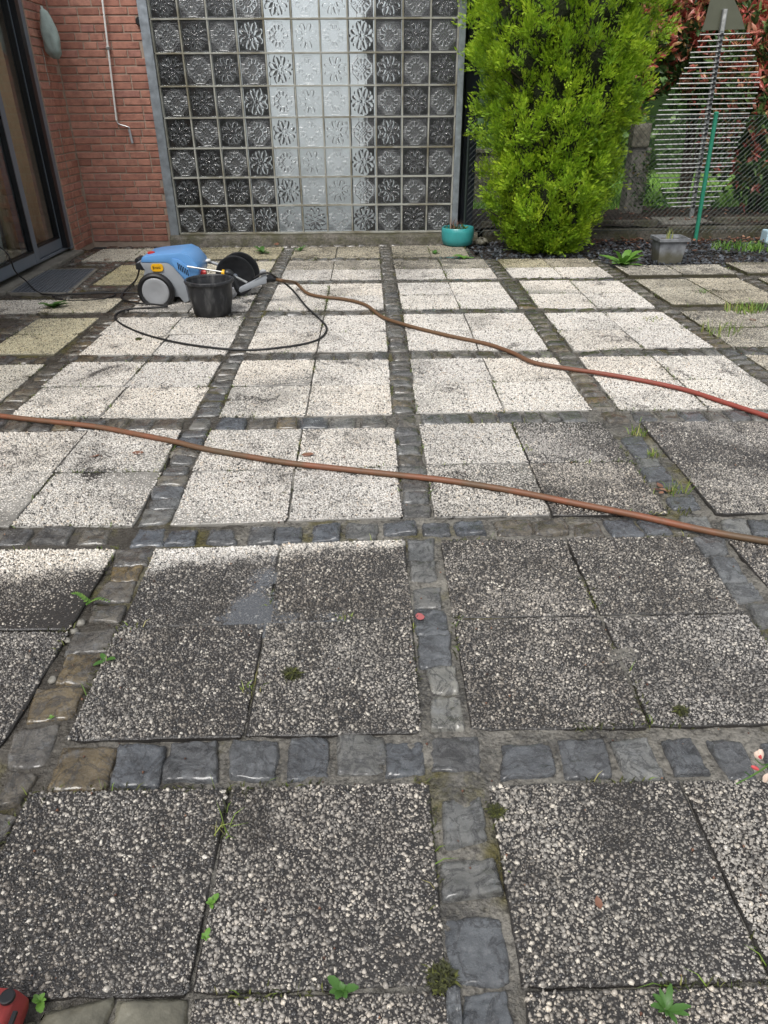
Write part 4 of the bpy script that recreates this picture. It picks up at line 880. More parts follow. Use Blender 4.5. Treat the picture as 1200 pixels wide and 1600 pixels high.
obj('inner_shade_hull', Vh, Fh, simple('old_foliage_shade', (.022, .030, .009), .9, var=.5, scale=40, bump=1, bd=.03), tree, smooth=True)  # opaque hull, near black to stand in for shade inside the crown
o = obj('crown', V, np.arange(len(V)).reshape(-1, 3), M['thuja'], tree); o['kind'] = 'stuff'
at = o.data.attributes.new('tone', 'FLOAT', 'POINT'); at.data.foreach_set('value', np.concatenate(TN).astype(np.float32))
b = MB()
for k in range(60):
    zz = rng.uniform(.1, 2.6); tt = rng.uniform(0, 6.28); r = crad(zz, tt)*.85; b.tube([(TX, TY, max(.05, zz-.35)), (TX+r*.5*math.cos(tt), TY+r*.5*math.sin(tt), zz-.15), (TX+r*math.cos(tt), TY+r*math.sin(tt), zz)], [.014, .009, .004], 5)
b.build('limbs', M['bark'], trk)['kind'] = 'stuff'
# ------------------------------------------------------------------ photinia shrubs behind the fence
def photinia(cx, cy, zc, rx, ry, rz, nw, redf, label, seed):
    e = empty('photinia_shrub', (cx, cy, .1), label, 'shrub', 'red leaved shrubs behind the fence'); b = MB()
    for k in range(7):
        a = rng.uniform(0, 6.28); r = rng.uniform(.3, .8); b.tube(spline([(cx+.05*math.cos(a), cy+.05*math.sin(a), .05), (cx+.3*r*rx*math.cos(a), cy+.3*r*ry*math.sin(a), zc*.55), (cx+r*rx*math.cos(a), cy+r*ry*math.sin(a), zc+.2)], 4), [.022-.0017*q for q in range(9)], 6)
    b.build('stems', M['bark'], e, smooth=True)['kind'] = 'stuff'
    d = rng.normal(0, 1, (nw, 3)); d /= np.linalg.norm(d, axis=1)[:, None]; d[:, 1] = -abs(d[:, 1])*np.where(rng.random(nw) < .8, 1, -1)
    r = rng.random(nw)**.4*(1+.3*(vnoise(d[:, 0]*4+seed, d[:, 2]*4)-.5)); c = np.array([cx, cy, zc])+d*r[:, None]*[rx, ry, rz]
    pts = np.repeat(c, 6, 0)+rng.normal(0, .012, (nw*6, 3)); dirs = np.repeat(d*[.5, .7, .35]+[0, -.15, .35], 6, 0); dirs /= np.linalg.norm(dirs, axis=1)[:, None]
    red = np.repeat((rng.random(nw) < redf*np.clip(.45+1.3*(r-.6)+.8*d[:, 2]-.15*d[:, 0], 0, 1)), 6)
    leaves(0, pts[red], (.07, .115), M['phot_red'], 'red_leaves', (cx, cy, .1), parent=e, dirs=dirs[red], spread=.75, wid=.36)
    leaves(0, pts[~red], (.08, .12), M['phot_green'], 'green_leaves', (cx, cy, .1), parent=e, dirs=dirs[~red], spread=.85, wid=.42)
photinia(2.55, 9.2, 1.95, .8, .6, 1.05, 1000, 1.0, 'red leaved shrub close behind the conifer, left of the fish sculpture', 3)
photinia(3.75, 9.35, 2.0, .95, .6, .98, 1300, 1.0, 'red leaved shrub behind the fish sculpture', 9)
photinia(4.25, 8.55, 1.2, .78, .6, 1.1, 1400, .6, 'dark green shrub with red shoots right of the green fence post', 15)
# far hedge, pale wall and lawn grass seen through the gaps
fh = empty('garden_hedge', (5, 14.5, 0), 'tall green hedge across the lawn, farthest back', 'hedge')
n = 6500; pts = np.stack([rng.uniform(-2, 13, n), 14.0+rng.random(n)**2*1.2, rng.uniform(.1, 4.6, n)], 1); pts[:, 1] += .5*(vnoise(pts[:, 0]*1.3, pts[:, 2]*1.3)-.5)
leaves(0, pts, (.14, .26), M['far_green'], 'foliage', (5, 14.5, 0), parent=fh, wid=.6)
b = MB(); b.box((-2, 15.1, 0), (13, 15.3, 4.5)); b.build('inner_mass', M['phot_green'], fh)
bh = empty('unseen_hedge', (0, -8.3, 0), 'tall unseen hedge added behind the viewer for dark reflections in the glass', 'hedge')  # out of view, added so the glass blocks reflect something dark
n = 3000; pts = np.stack([rng.uniform(-9, 9, n), -8.0-rng.random(n)*.4, rng.uniform(0, 4.3, n)], 1); leaves(0, pts, (.2, .34), M['far_green'], 'foliage', (0, -8.3, 0), parent=bh, wid=.6)
b = MB(); b.box((-9, -8.9, -.05), (9, -8.3, 4.2)); b.build('inner_mass', M['phot_green'], bh)
b = MB(); b.box((.95, 10.2, -.05), (1.75, 10.4, .62)); b.box((.93, 10.17, .622), (1.77, 10.43, .67)); tag(b.build('garden_wall', M['palestone'], origin=(1.3, 10.3, 0), bevel=.01), 'pale low garden wall glimpsed between dark post and conifer', 'wall')
def blades(n, x, y, z, h, m, name, kind='stuff', parent=None, lean=.35, w_=.006, origin=None):
    n = len(x); h = rng.uniform(h[0], h[1], n); a = rng.uniform(0, 6.28, n); ln = rng.normal(0, lean, (n, 2)); p_ = np.stack([x, y, z+np.zeros(n)], 1)
    s_ = np.stack([np.cos(a), np.sin(a), 0*a], 1)*w_/2; m1 = p_+np.stack([ln[:, 0]*h*.4, ln[:, 1]*h*.4, h*.6], 1); tp = p_+np.stack([ln[:, 0]*h, ln[:, 1]*h, h*(1-.3*np.linalg.norm(ln, axis=1))], 1); tp[:, 2] = np.maximum(tp[:, 2], p_[:, 2]+.003)
    V = np.stack([p_-s_, p_+s_, m1+s_*.8, m1-s_*.8, tp], 1).reshape(-1, 3); b = np.arange(n)[:, None]*5
    F = np.concatenate([np.concatenate([b+i for i in t_], 1) for t_ in ((0, 1, 2), (0, 2, 3), (3, 2, 4))])
    o = obj(name, V, F, m, parent, origin if origin is not None else (float(np.mean(x)), float(np.mean(y)), float(np.mean(z))))
    if kind: o['kind'] = kind
    return o
n = 9000; blades(n, rng.uniform(1.0, 6.5, n), 8.8+rng.random(n)**1.3*4.5, .03, (.05, .11), M['lawngrass'], 'lawn_grass', w_=.014)
n = 140; leaves(0, np.stack([rng.uniform(2.95, 3.9, n), rng.uniform(8.45, 8.7, n), .12+abs(rng.normal(0, .13, n))], 1), (.05, .10), M['weeddark'], 'ground_cover', (3.4, 8.5, .1), dirs=np.tile([0, -.3, .6], (n, 1)))

# ------------------------------------------------------------------ pots
c = G(717, 387); tb = empty('bowl_planter', (c[0], c[1]+.15, 0), 'round teal glazed bowl planter beside the glass wall', 'planter'); c = np.array([c[0], c[1]+.15, 0])
b = MB(); b.lathe([(.118, 0), (.142, .015), (.155, .06), (.158, .12), (.154, .158), (.148, .165), (.140, .163), (.139, .13)], c, 40, caps=(True, False)); b.build('bowl', M['teal'], tb, smooth=True)
b = MB(); b.lathe([(.139, .130), (.05, .138)], c, 30, caps=(False, True)); b.build('soil', M['soil'], tb, smooth=True)
n = 46; a = rng.uniform(0, 6.28, n); r = rng.uniform(0, .09, n); blades(n, c[0]-.03+r*np.cos(a), c[1]+r*np.sin(a), .135, (.05, .14), M['deadleaf'], 'dry_stems', parent=tb, origin=c)
n = 26; a = rng.uniform(0, 6.28, n); r = rng.uniform(0, .12, n); leaves(0, np.stack([c[0]+r*np.cos(a), c[1]+r*np.sin(a), np.full(n, .14)], 1), (.03, .06), M['weeddark'], 'green_shoots', c, parent=tb, dirs=np.tile([0, 0, .8], (n, 1)))
c = G(1049, 410); c = np.array([c[0], c[1]+.12, 0]); gp = empty('square_planter', c, 'weathered grey rectangular plastic planter standing on the slate gravel', 'planter')
b = MB(); w1, w2, d1, d2, h = .100, .120, .085, .104, .185
b.add([(c[0]+sx*w_, c[1]+sy*d_, z) for w_, d_, z in ((w1, d1, -.02), (w2, d2, h), (w2-.008, d2-.008, h), (w1+.004, d1+.004, .03)) for sx, sy in ((-1, -1), (1, -1), (1, 1), (-1, 1))],
      [(3, 2, 1, 0)]+[(4*k+i, 4*k+(i+1) % 4, 4*k+4+(i+1) % 4, 4*k+4+i) for k in range(3) for i in range(4)]+[(12, 13, 14, 15)]); b.build('tub', M['pot'], gp, bevel=.006, smooth=True)
b = MB(); w3, d3 = .134, .119
for a_, c_ in (((-w3, -d3), (w3, -d2+.004)), ((-w3, d2-.004), (w3, d3)), ((-w3, -d2+.004), (-w2+.004, d2-.004)), ((w2-.004, -d2+.004), (w3, d2-.004))): b.box((c[0]+a_[0], c[1]+a_[1], h-.022), (c[0]+c_[0], c[1]+c_[1], h+.006))
b.build('rim', M['pot'], gp, bevel=.003)
b = MB(); b.box((c[0]-w2+.012, c[1]-d2+.012, .12), (c[0]+w2-.012, c[1]+d2-.012, .165)); b.build('soil', M['soil'], gp)
n = 14; blades(n, c[0]-.01+rng.normal(0, .015, n), c[1]+rng.normal(0, .015, n), .16, (.06, .12), M['grass'], 'dry_stems', parent=gp, origin=c)
c = Wy(1197, 378, 7.2); b = MB(); b.box((c[0]-.03, 7.15, -.02), (c[0]+.12, 7.28, .10)); tag(b.build('small_box', simple('pale_blue_plastic', (.42, .58, .66), .4), origin=c, bevel=.012), 'pale blue plastic box at the right edge by the fence', 'box')

# ================================================================== PRESSURE WASHER
WF, WB = 4.93, 5.27                        # near and far side of the body
def zq(x, y, Y=WF): p_ = Wy(200+x/5, 380+y/5, Y); return p_
def xz(pts, Y=WF): return [(zq(x, y, Y)[0], zq(x, y, Y)[2]) for x, y in pts]
wc = zq(215, 380, WF-.05); WR = wc[2]-.002
if abs(WR-.125) > .05: WR = .125
wc[2] = WR
pw = empty('pressure_washer', (wc[0]+.2, (WF+WB)/2, 0), 'blue and grey pressure washer with black hose reel lying behind the bucket', 'pressure washer')
side = [(62, 152), (310, 150), (350, 180), (440, 282), (478, 455), (440, 470), (400, 420), (130, 430), (120, 250), (128, 212), (66, 203)]
prism(xz(side)[::-1], WF, WB).build('chassis', M['greyplastic'], pw, bevel=.010, smooth=True)
hood = [(100, 149), (112, 104), (200, 88), (420, 66), (480, 92), (545, 165), (560, 215), (548, 268), (446, 288), (352, 180), (312, 152)]
hd = prism(xz(hood, WF+.015)[::-1], WF-.004, WB-.004).build('hood', M['blue'], pw, bevel=.014, smooth=True)
ledge = [(345, 118), (392, 124), (478, 190), (490, 272), (452, 284), (372, 195), (340, 150)]
prism(xz(ledge, WF)[::-1], WF-.012, WF-.003).build('vent_panel', M['blue'], hd, bevel=.004, smooth=True)
for k in range(6):
    x = 388+k*15; a, c_ = zq(x, 152+k*11, WF-.014), zq(x+10, 205+k*10, WF-.014); b = MB(); b.tube([a, c_], .0032, 6); b.build('vent_slot', M['anthra2'], hd)
nose = [(58, 157), (94, 150), (132, 213), (64, 206)]
prism(xz(nose, WF)[::-1], WF-.006, WB+.006).build('bumper', M['black'], pw, bevel=.006, smooth=True)
a = zq(88, 125, WF+.12); b = MB(); b.lathe([(.016, -.06), (.018, 0), (.016, .06)], a, 12, 'y'); b.build('hose_inlet', M['black'], pw, smooth=True)
a = zq(186, 96, WF+.10); b = MB(); b.lathe([(.026, -.012), (.027, .010), (.025, .024), (.012, .027)], a, 20); b.build('switch_knob', M['red'], pw, smooth=True)
a = zq(490, 130, WF+.06); b = MB(); b.lathe([(.018, -.02), (.018, .008), (.012, .014)], a, 16); b.build('pressure_knob', M['red'], pw, smooth=True)
a = zq(578, 232, WF+.10); b = MB(); b.lathe([(.022, -.03), (.024, .03)], a, 14, 'x'); b.build('valve_cap', M['red'], pw, smooth=True)
# yellow badge
a, c_ = zq(176, 161, WF-.004), zq(280, 220, WF-.004); cx, cz, hw, hh = (a[0]+c_[0])/2, (a[2]+c_[2])/2, abs(c_[0]-a[0])/2, abs(a[2]-c_[2])/2
def rrect(hw, hh, r): return [(cx+sx*(hw-r)+r*math.cos(t0+k*math.pi/8), cz+sz*(hh-r)+r*math.sin(t0+k*math.pi/8)) for sx, sz, t0 in ((1, 1, 0), (-1, 1, math.pi/2), (-1, -1, math.pi), (1, -1, 1.5*math.pi)) for k in range(5)]
bd = prism(rrect(hw, hh, hh*.8)[::-1], WF-.010, WF-.001).build('badge', M['yellow'], pw, bevel=.001)
b = MB(); yb = WF-.0115
for x0, x1, z0, z1 in ((-.70, -.58, -.42, .42), (-.58, -.40, .06, .28), (-.58, -.40, -.30, -.08), (-.30, -.20, -.2, .2), (-.12, .16, .10, .24), (-.12, .16, -.26, -.12), (-.02, .06, -.12, .10), (.26, .36, -.28, .3), (.36, .60, -.28, -.14), (.40, .60, .12, .26)):
    b.box((cx+hw*x0, yb, cz+hh*z0), (cx+hw*x1, WF-.0095, cz+hh*z1))
b.build('badge_lettering', M['darkprint'], bd)
for Y0 in (WF-.055, WB+.008):                                    # wheels
    c = np.array([wc[0], Y0, WR]); b = MB()
    b.lathe([(.094, .006), (.108, -.001), (.119, .004), (.125, .014), (.125, .034), (.119, .044), (.108, .048), (.094, .044)], c, 44, 'y', caps=(False, False)); wh = b.build('wheel', M['rubber'], pw, smooth=True)
    b = MB(); b.lathe([(.004, .010), (.060, .006), (.084, .002), (.090, .004), (.095, .012), (.095, .040), (.01, .042)], c, 44, 'y', caps=(True, True)); b.build('hub_disc', M['discgrey'], wh, smooth=True)
b = MB(); b.tube([(wc[0], WF-.02, WR), (wc[0], WB+.02, WR)], .012, 8); b.build('axle', M['steel'], pw)
# front foot, so the machine rests on the slabs
f0 = zq(455, 440, WF); b = MB(); b.box((f0[0]-.05, WF+.05, .0), (f0[0]+.02, WB-.05, max(.05, f0[2]+.03))); b.build('rubber_foot', M['rubber'], pw, bevel=.006)
# hose reel
rc = zq(848, 262, WB-.10); RR = .136; rc[2] = RR+.006; re = None
for k, dy in enumerate((-.045, .095)):
    b = MB(); b.lathe([(.02, .0), (.05, -.006), (RR*.80, -.004), (RR*.86, -.010), (RR, -.008), (RR+.004, 0), (RR, .008), (.02, .008)], rc+[.015*k, dy, 0], 52, 'y'); o = b.build('reel_disc', M['black'], pw, smooth=True)
    b2 = MB(); b2.lathe([(.004, -.014), (.016, -.012), (.018, -.004)], rc+[.015*k, dy, 0], 16, 'y'); b2.build('hub_cap', M['anthra'], o, smooth=True)
b = MB(); b.lathe([(.085, -.04), (.10, -.03), (.094, 0), (.10, .03), (.094, .06), (.085, .09)], rc, 30, 'y'); b.build('reel_drum', M['rubber'], pw, smooth=True)
# frame tubes from body to reel and the carrying handle
b = MB(); b.tube(spline([zq(540, 190, WB-.03), zq(600, 150, WB-.03), zq(680, 158, WB-.03), zq(760, 200, WB-.03), zq(850, 262, WB-.03)], 6), .011, 10); b.build('frame_tube', M['discgrey'], pw, smooth=True)
b = MB(); b.tube(spline([zq(470, 440, WF+.06), zq(600, 445, WF+.06), zq(760, 430, WF+.1), zq(840, 390, WF+.15), rc+[0, .02, 0]], 6), .013, 10); b.build('frame_tube', M['discgrey'], pw, smooth=True)
b = MB(); b.tube(spline([zq(540, 262, WF+.12), zq(640, 290, WF+.12), zq(740, 330, WF+.14), zq(820, 380, WF+.15)], 6), .016, 10); b.build('frame_tube', M['greyplastic'], pw, smooth=True)
b = MB(); b.lathe([(.036, -.006), (.038, .004), (.030, .010)], zq(605, 136, WB-.05), 20); b.build('pressure_gauge', M['whitepaint'], pw, smooth=True)
prism([( (zq(780,345,WF+.1))[0], zq(780,345,WF+.1)[2]), (zq(850,350,WF+.1)[0], zq(850,350,WF+.1)[2]), (zq(842,392,WF+.1)[0], zq(842,392,WF+.1)[2]), (zq(785,420,WF+.1)[0], zq(785,420,WF+.1)[2])][::-1], WF+.08, WF+.12).build('reel_bracket', M['discgrey'], pw, bevel=.004)
# spray lance lying on top
ln = empty('spray_lance', zq(760, 235, WF-.02), 'spray gun with steel lance and yellow ring resting across the pressure washer', 'spray gun')
LY = WF-.03
b = MB(); b.tube([zq(462, 181, LY), zq(738, 226, LY)], .0062, 10); b.build('lance_pipe', M['steel'], ln, smooth=True)
a, c_ = zq(732, 228, LY), zq(760, 236, LY); b = MB(); b.tube([a, a*.5+c_*.5, c_], [.019, .023, .019], 16); b.build('ring', M['yellow'], ln, smooth=True)
b = MB(); b.tube(spline([zq(756, 234, LY), zq(790, 236, LY), zq(822, 252, LY)], 4), [.021, .025, .027, .028, .027, .025, .023, .020, .016], 14); b.build('grip_sleeve', M['black'], ln, smooth=True)
b = MB(); b.tube(spline([zq(812, 258, LY), zq(838, 320, LY), zq(868, 385, LY)], 4), [.017, .019, .02, .02, .02, .02, .02, .019, .016], 12); b.build('grip', M['black'], ln, smooth=True)
b = MB(); b.tube([zq(826, 256, LY+.03), zq(930, 308, LY+.03)], .009, 8); b.build('trigger_rod', M['polegrey'], ln, smooth=True)
arm = [(872, 345), (1040, 262), (1082, 245), (1092, 265), (1086, 312), (1050, 318), (885, 382), (868, 370)]
prism(xz(arm, LY)[::-1], LY-.028, LY+.028).build('arm', M['greyplastic'], ln, bevel=.009, smooth=True)
b = MB(); b.lathe([(.020, -.02), (.024, 0), (.022, .022), (.010, .028)], zq(1056, 238, LY), 18); b.build('arm_knob', M['discgrey'], ln, smooth=True)
b = MB(); b.tube(spline([zq(1085, 275, LY), zq(1120, 280, LY), zq(1155, 283, LY)], 4), [.027, .027, .026, .024, .022, .021, .02, .018, .016], 14); b.build('hose_coupling', M['black'], ln, smooth=True)

# ------------------------------------------------------------------ bucket
c = G(328, 497); c = np.array([c[0], c[1]+.115, 0]); pt, pb_ = Wy(290, 436, c[1]), Wy(366, 436, c[1]); rt = abs(pb_[0]-pt[0])/2; hb = pt[2]; rb = rt*.76
bu = empty('bucket', c, 'black plastic mortar bucket standing in front of the pressure washer', 'bucket')
b = MB(); b.lathe([(rb-.01, .0), (rb, .006), (rb+(rt-rb)*.5, hb*.5), (rt-.012, hb-.03), (rt-.010, hb-.02), (rt-.016, hb-.02), (rt-.018, hb-.03), (rb-.006, .02)], c, 48, caps=(True, True)); b.build('body', M['bucket'], bu, smooth=True)
b = MB(); k = 48; b.lathe([(rt-.015, hb-.022), (rt, hb-.020), (rt+.003, hb-.008), (rt-.001, hb), (rt-.010, hb+.001), (rt-.016, hb-.006), (rt-.015, hb-.022)], c, k, caps=(False, False)); b.build('rim', M['bucket'], bu, smooth=True)

# ------------------------------------------------------------------ hoses and cable
def ground_path(pts, r): return [np.array([*G(x, y)[:2], r+.001+dz]) for x, y, dz in [(p_ if len(p_) == 3 else (*p_, 0)) for p_ in pts]]
def hose(name, P_, r, m, label, cat, n=12, k=8):
    b = MB(); b.tube(spline(P_, k), r, n); o = b.build(name, m, origin=P_[0], smooth=True, auto=False); return tag(o, label, cat)
st = zq(1160, 284, LY)
PA = [st+[.0, 0, 0], st+[.05, -.005, -.008]]+[np.array([*G(x, y)[:2], .014+z_]) for x, y, z_ in ((463, 452, .03), (480, 461, 0), (505, 467, 0), (540, 471, 0), (572, 480, 0), (598, 499, 0), (640, 513, 0), (700, 528, 0), (760, 541, 0), (800, 555, 0), (832, 570, 0), (880, 579, 0), (960, 591, 0), (1060, 611, 0), (1130, 633, 0), (1200, 656, 0), (1290, 685, 0))]
hose('garden_hose', PA, .0112, M['hosered'], 'rust red garden hose running from the pressure washer to the right edge', 'hose')
PB = ground_path([(-80, 645), (0, 654), (60, 661), (150, 671), (210, 682), (270, 694), (320, 706), (400, 720), (450, 728), (520, 736), (620, 747), (700, 756), (800, 772), (900, 792), (1000, 812), (1080, 830), (1140, 842), (1200, 852), (1290, 868)], .012)
hose('garden_hose', PB, .0115, M['hose'], 'brown garden hose lying right across the middle of the patio', 'hose')
s2 = zq(1095, 258, LY-.03)
PC = [zq(985, 275, LY-.03), zq(1040, 240, LY-.035), zq(1085, 232, LY-.035), zq(1130, 250, LY-.035)]+[np.array([*G(x, y)[:2], .0075+z_]) for x, y, z_ in ((455, 464, .055), (478, 482, .01), (498, 499, 0), (510, 513, 0), (505, 527, 0), (485, 537, 0), (440, 545, 0), (380, 549, 0), (300, 541, 0), (235, 527, 0), (195, 511, 0), (180, 498, 0), (188, 489, 0), (212, 484, 0), (245, 484, .008), (262, 482, .008), (240, 480, .012), (208, 477, .012), (190, 467, .006), (200, 453, .006), (214, 442, .02))]+[zq(95, 175, WF+.1)]
hose('pressure_hose', PC, .0068, M['rubber'], 'thin black high pressure hose curling in a wide loop around the bucket', 'hose', 8)
PD = [np.array([-2.98, 4.9, .55]), Wy(0, 386, 5.02), Wy(24, 424, 5.12)]+[np.array([*G(x, y)[:2], .006+z_]) for x, y, z_ in ((42, 446, .03), (60, 458, 0), (84, 462, 0), (120, 460, 0), (160, 457, 0), (176, 458, 0), (180, 462, 0), (168, 467, 0), (140, 470, 0), (100, 470, 0), (83, 467, .006), (92, 464, .008), (130, 463, .012), (180, 461, .012), (205, 460, .006), (225, 460, 0))]
hose('power_cable', PD, .0052, M['rubber'], 'black power cable trailing from the house towards the pressure washer', 'cable', 8)

# ================================================================== SMALL PLANTS AND DEBRIS
def tuft(px, py, n, h, m, label, cat='grass', r=.02, w_=.004, lean=.5, name='grass_tuft'):
    c = G(px, py); a = rng.uniform(0, 6.28, n); q = r*np.sqrt(rng.random(n))
    o = blades(n, c[0]+q*np.cos(a)*1.4, c[1]+q*np.sin(a), -.004, h, m, name, None, lean=lean, w_=w_, origin=(c[0], c[1], 0)); return tag(o, label, cat, 'weeds in the paving joints')
def rosette(px, py, n, l, wid, m, label, up=.5, name='weed_sprout', cat='weed', z0=.0, group='weeds in the paving joints'):
    c = np.array([*G(px, py)[:2], z0]); e = empty(name, c, label, cat, group)
    for k in range(n):
        a = 6.28*k/n+random.uniform(-.3, .3); L_ = l*random.uniform(.45, 1.2); u = up*random.uniform(.3, 1.7); V = []; sg = 7
        for s_ in range(sg+1):
            f = s_/sg; r = L_*f*math.cos(u*.9); z = L_*(math.sin(u)*f*1.25-f*f*.62*math.sin(u))+.002; hw = wid*L_*(math.sin(math.pi*min(1, f*.88+.06))**.8)*(1+.18*(s_ % 2))/2
            for q in (-1, 0, 1): V.append(c+[r*math.cos(a)-q*hw*math.sin(a), r*math.sin(a)+q*hw*math.cos(a), z+.22*hw*abs(q)])
        F = [(3*s_+q, 3*s_+q+1, 3*s_+q+4, 3*s_+q+3) for s_ in range(sg) for q in (0, 1)]
        obj('leaf', V, F, m, e, c, True)
    return e
rosette(972, 416, 22, .20, .30, M['weed'], 'large light green weed rosette at the edge of the slate gravel', .75, 'weed_rosette')
rosette(85, 481, 14, .10, .45, M['weeddark'], 'dark green weed on the slab left of the pressure washer', .4)
rosette(330, 1413, 6, .019, .55, M['weed'], 'upper of two tiny sprouts in the joint at lower left', .7); rosette(322, 1466, 5, .015, .55, M['weed'], 'lower of two tiny sprouts in the joint at lower left', .7)
rosette(534, 1549, 10, .027, .42, M['weeddark'], 'small green sprout at the bottom edge, left of the central cobble strip', .6); rosette(62, 1566, 7, .022, .5, M['weed'], 'bright green sprout beside the red object', .8)
rosette(1040, 1580, 12, .034, .24, M['weeddark'], 'leafy green sprout at the bottom right of the paving', .6); rosette(80, 1124, 4, .012, .5, M['weed'], 'tiny sprout between brown cobbles at the left', .8)
rosette(165, 1033, 3, .035, .40, M['weeddark'], 'dark green leaf lying over the left cobble strip', .5, 'leafy_sprig')
rosette(410, 396, 12, .10, .35, M['weeddark'], 'green weed growing at the foot of the glass wall, behind the hose reel', .5); rosette(470, 392, 9, .09, .3, M['weeddark'], 'small weed at the foot of the glass wall under the pale blocks', .8)
rosette(680, 396, 8, .08, .4, M['weeddark'], 'green weed left of the teal bowl', .3); rosette(724, 404, 10, .09, .4, M['weed'], 'light green weed in front of the teal bowl', .3)
# fern with toothed fronds
fc = np.array([*G(140, 944)[:2], .006]); fe = empty('small_fern', fc, 'small light green fern growing from the left cobble joint', 'fern')
for px, py in ((114, 928), (170, 940), (150, 932)):
    tip = G(px, py, .035); V, F = [], []; n = 9
    for k in range(n):
        f = k/(n-1); p_ = fc*(1-f)+tip*f+[0, 0, .012*math.sin(f*3.1)]; d = (tip-fc)/np.linalg.norm(tip-fc); s_ = np.array([-d[1], d[0], 0]); l = .017*(1-f*.8)
        for sg in (-1, 1):
            b0 = len(V); V += [p_-d*.003, p_+d*.0045, p_+s_*sg*l+d*.006, p_+s_*sg*l*.6-d*.002]; F += [(b0, b0+1, b0+2, b0+3)]
    obj('frond', V, F, M['weed'], fe, fc)
for a in ((345, 1300, 10, (.025, .07), M['grass'], 'thin pale grass in the slab joint at lower left', 'grass', .016, .0028, .6), (995, 678, 34, (.02, .05), M['grass'], 'yellow green grass tuft at the upper end of the right cobble strip', 'grass', .03), (1022, 712, 26, (.02, .05), M['grass'], 'grass tuft along the right edge of the right cobble strip', 'grass', .025),
          (1058, 770, 34, (.03, .07), M['grass'], 'grass tuft across the right cobble strip near the brown hose', 'grass', .03), (1075, 800, 22, (.015, .03), M['moss'], 'moss tuft at the crossing beside the brown hose', 'moss', .04), (1160, 487, 90, (.03, .09), M['grass'], 'long grass between the slabs at the far right', 'grass', .09, .006),
          (1190, 484, 50, (.03, .08), M['weed'], 'green grass at the right edge beyond the clean slabs', 'grass', .10, .006), (1125, 520, 55, (.03, .10), M['grass'], 'dry grass tuft beside the last clean slab on the right', 'grass', .09, .005), (1098, 459, 22, (.03, .06), M['weed'], 'small grass tuft in the middle joint of the mossy slab', 'grass', .04, .005),
          (1150, 388, 120, (.04, .10), M['weed'], 'green grass patch on the slate right of the planter', 'grass', .17, .009), (1192, 390, 90, (.04, .11), M['lawngrass'], 'light grass patch on the slate at the right edge', 'grass', .16, .008), (1140, 418, 24, (.02, .05), M['grass'], 'thin grass where the slate meets the right slabs', 'grass', .07),
          (1060, 422, 20, (.02, .05), M['grass'], 'thin grass in front of the grey planter', 'grass', .06), (1020, 500, 20, (.02, .04), M['grass'], 'pale grass in the mossy joint beside the white slabs', 'grass', .05), (820, 700, 14, (.01, .025), M['grass'], 'moss grass in the joint between white and grey slab', 'grass', .03), (395, 1075, 18, (.012, .03), M['grass'], 'pale moss grass in the joint left of the moss lump', 'grass', .022, .003),
          (535, 964, 16, (.01, .02), M['grass'], 'tiny moss tuft between the slabs beside the puddle', 'moss', .018, .003), (958, 1008, 12, (.008, .016), M['moss'], 'moss in the joint of the right dark slabs', 'moss', .016, .003)):
    tuft(*a)
def lump(px, py, r, m, label, name='moss_lump', cat='moss', hz=.55):
    c = G(px, py); u = [(0, 0)]; b = MB(); b.lathe([(r*.85, -.004), (r, r*.1), (r*.95, r*hz*.4), (r*.8, r*hz*.72), (r*.55, r*hz*.92), (r*.28, r*hz), (r*.08, r*hz*1.02)], c, 26); V = np.array(b.V); V += rng.normal(0, r*.11, V.shape); b.V = [tuple(v) for v in V]
    return tag(b.build(name, m, origin=(c[0], c[1], 0), smooth=True, auto=False), label, cat)
def mosslump(px, py, r, label):
    c = G(px, py); n = 260; a = rng.uniform(0, 6.28, n); q = r*np.sqrt(rng.random(n)); zz = .45*r*(1-(q/r)**2)
    tag(blades(0, c[0]+q*np.cos(a), c[1]+q*np.sin(a), zz, (.004, .009), M['moss'], 'moss_lump', None, lean=1.1, w_=.005, origin=(c[0], c[1], 0)), label, 'moss')
mosslump(456, 1055, .019, 'dark moss lump lying on the slab left of the central strip'); mosslump(775, 1270, .014, 'dark moss lump at the corner of the lower right slab'); mosslump(1063, 1112, .010, 'small dark moss crumb on the right slab near the lower cobble row')
mosslump(690, 1530, .022, 'dark clump of moss and dirt beside the large cobble at the bottom')
lump(217, 531, .02, M['moss'], 'brown pebble lying on the white slab inside the hose loop', 'pebble', 'pebble'); lump(752, 380, .075, M['palestone'], 'broken stone lying right of the teal bowl', 'stone', 'stone', .6)
def debris(px, py, n, s_, label, m='deadleaf', name='wet_leaf', r=.03):
    if n == 1: r = .001
    c = G(px, py); pts = np.stack([c[0]+rng.normal(0, r, n), c[1]+rng.normal(0, r, n), np.full(n, .006)], 1)
    return tag(leaves(0, pts, s_, M[m], name, (c[0], c[1], 0), None, wid=.6, curl=.15, flat=True), label, 'leaf')
debris(470, 712, 1, (.055, .055), 'wet brown leaf on the white slab above the brown hose', r=.015); debris(226, 708, 1, (.05, .05), 'wet dark leaf below the brown hose at the left', r=.012); debris(140, 716, 1, (.05, .05), 'torn wet leaf on the left white slab', r=.012)
debris(935, 1422, 1, (.026, .026), 'pale brown leaf on the lower right slab', r=.004); debris(170, 405, 1, (.09, .09), 'curled dead leaf near the foot grate', r=.03); debris(430, 384, 1, (.09, .09), 'fallen brown leaf at the foot of the glass wall', r=.02); debris(275, 376, 4, (.04, .08), 'dead leaves at the lower end of the left steel frame', r=.03)
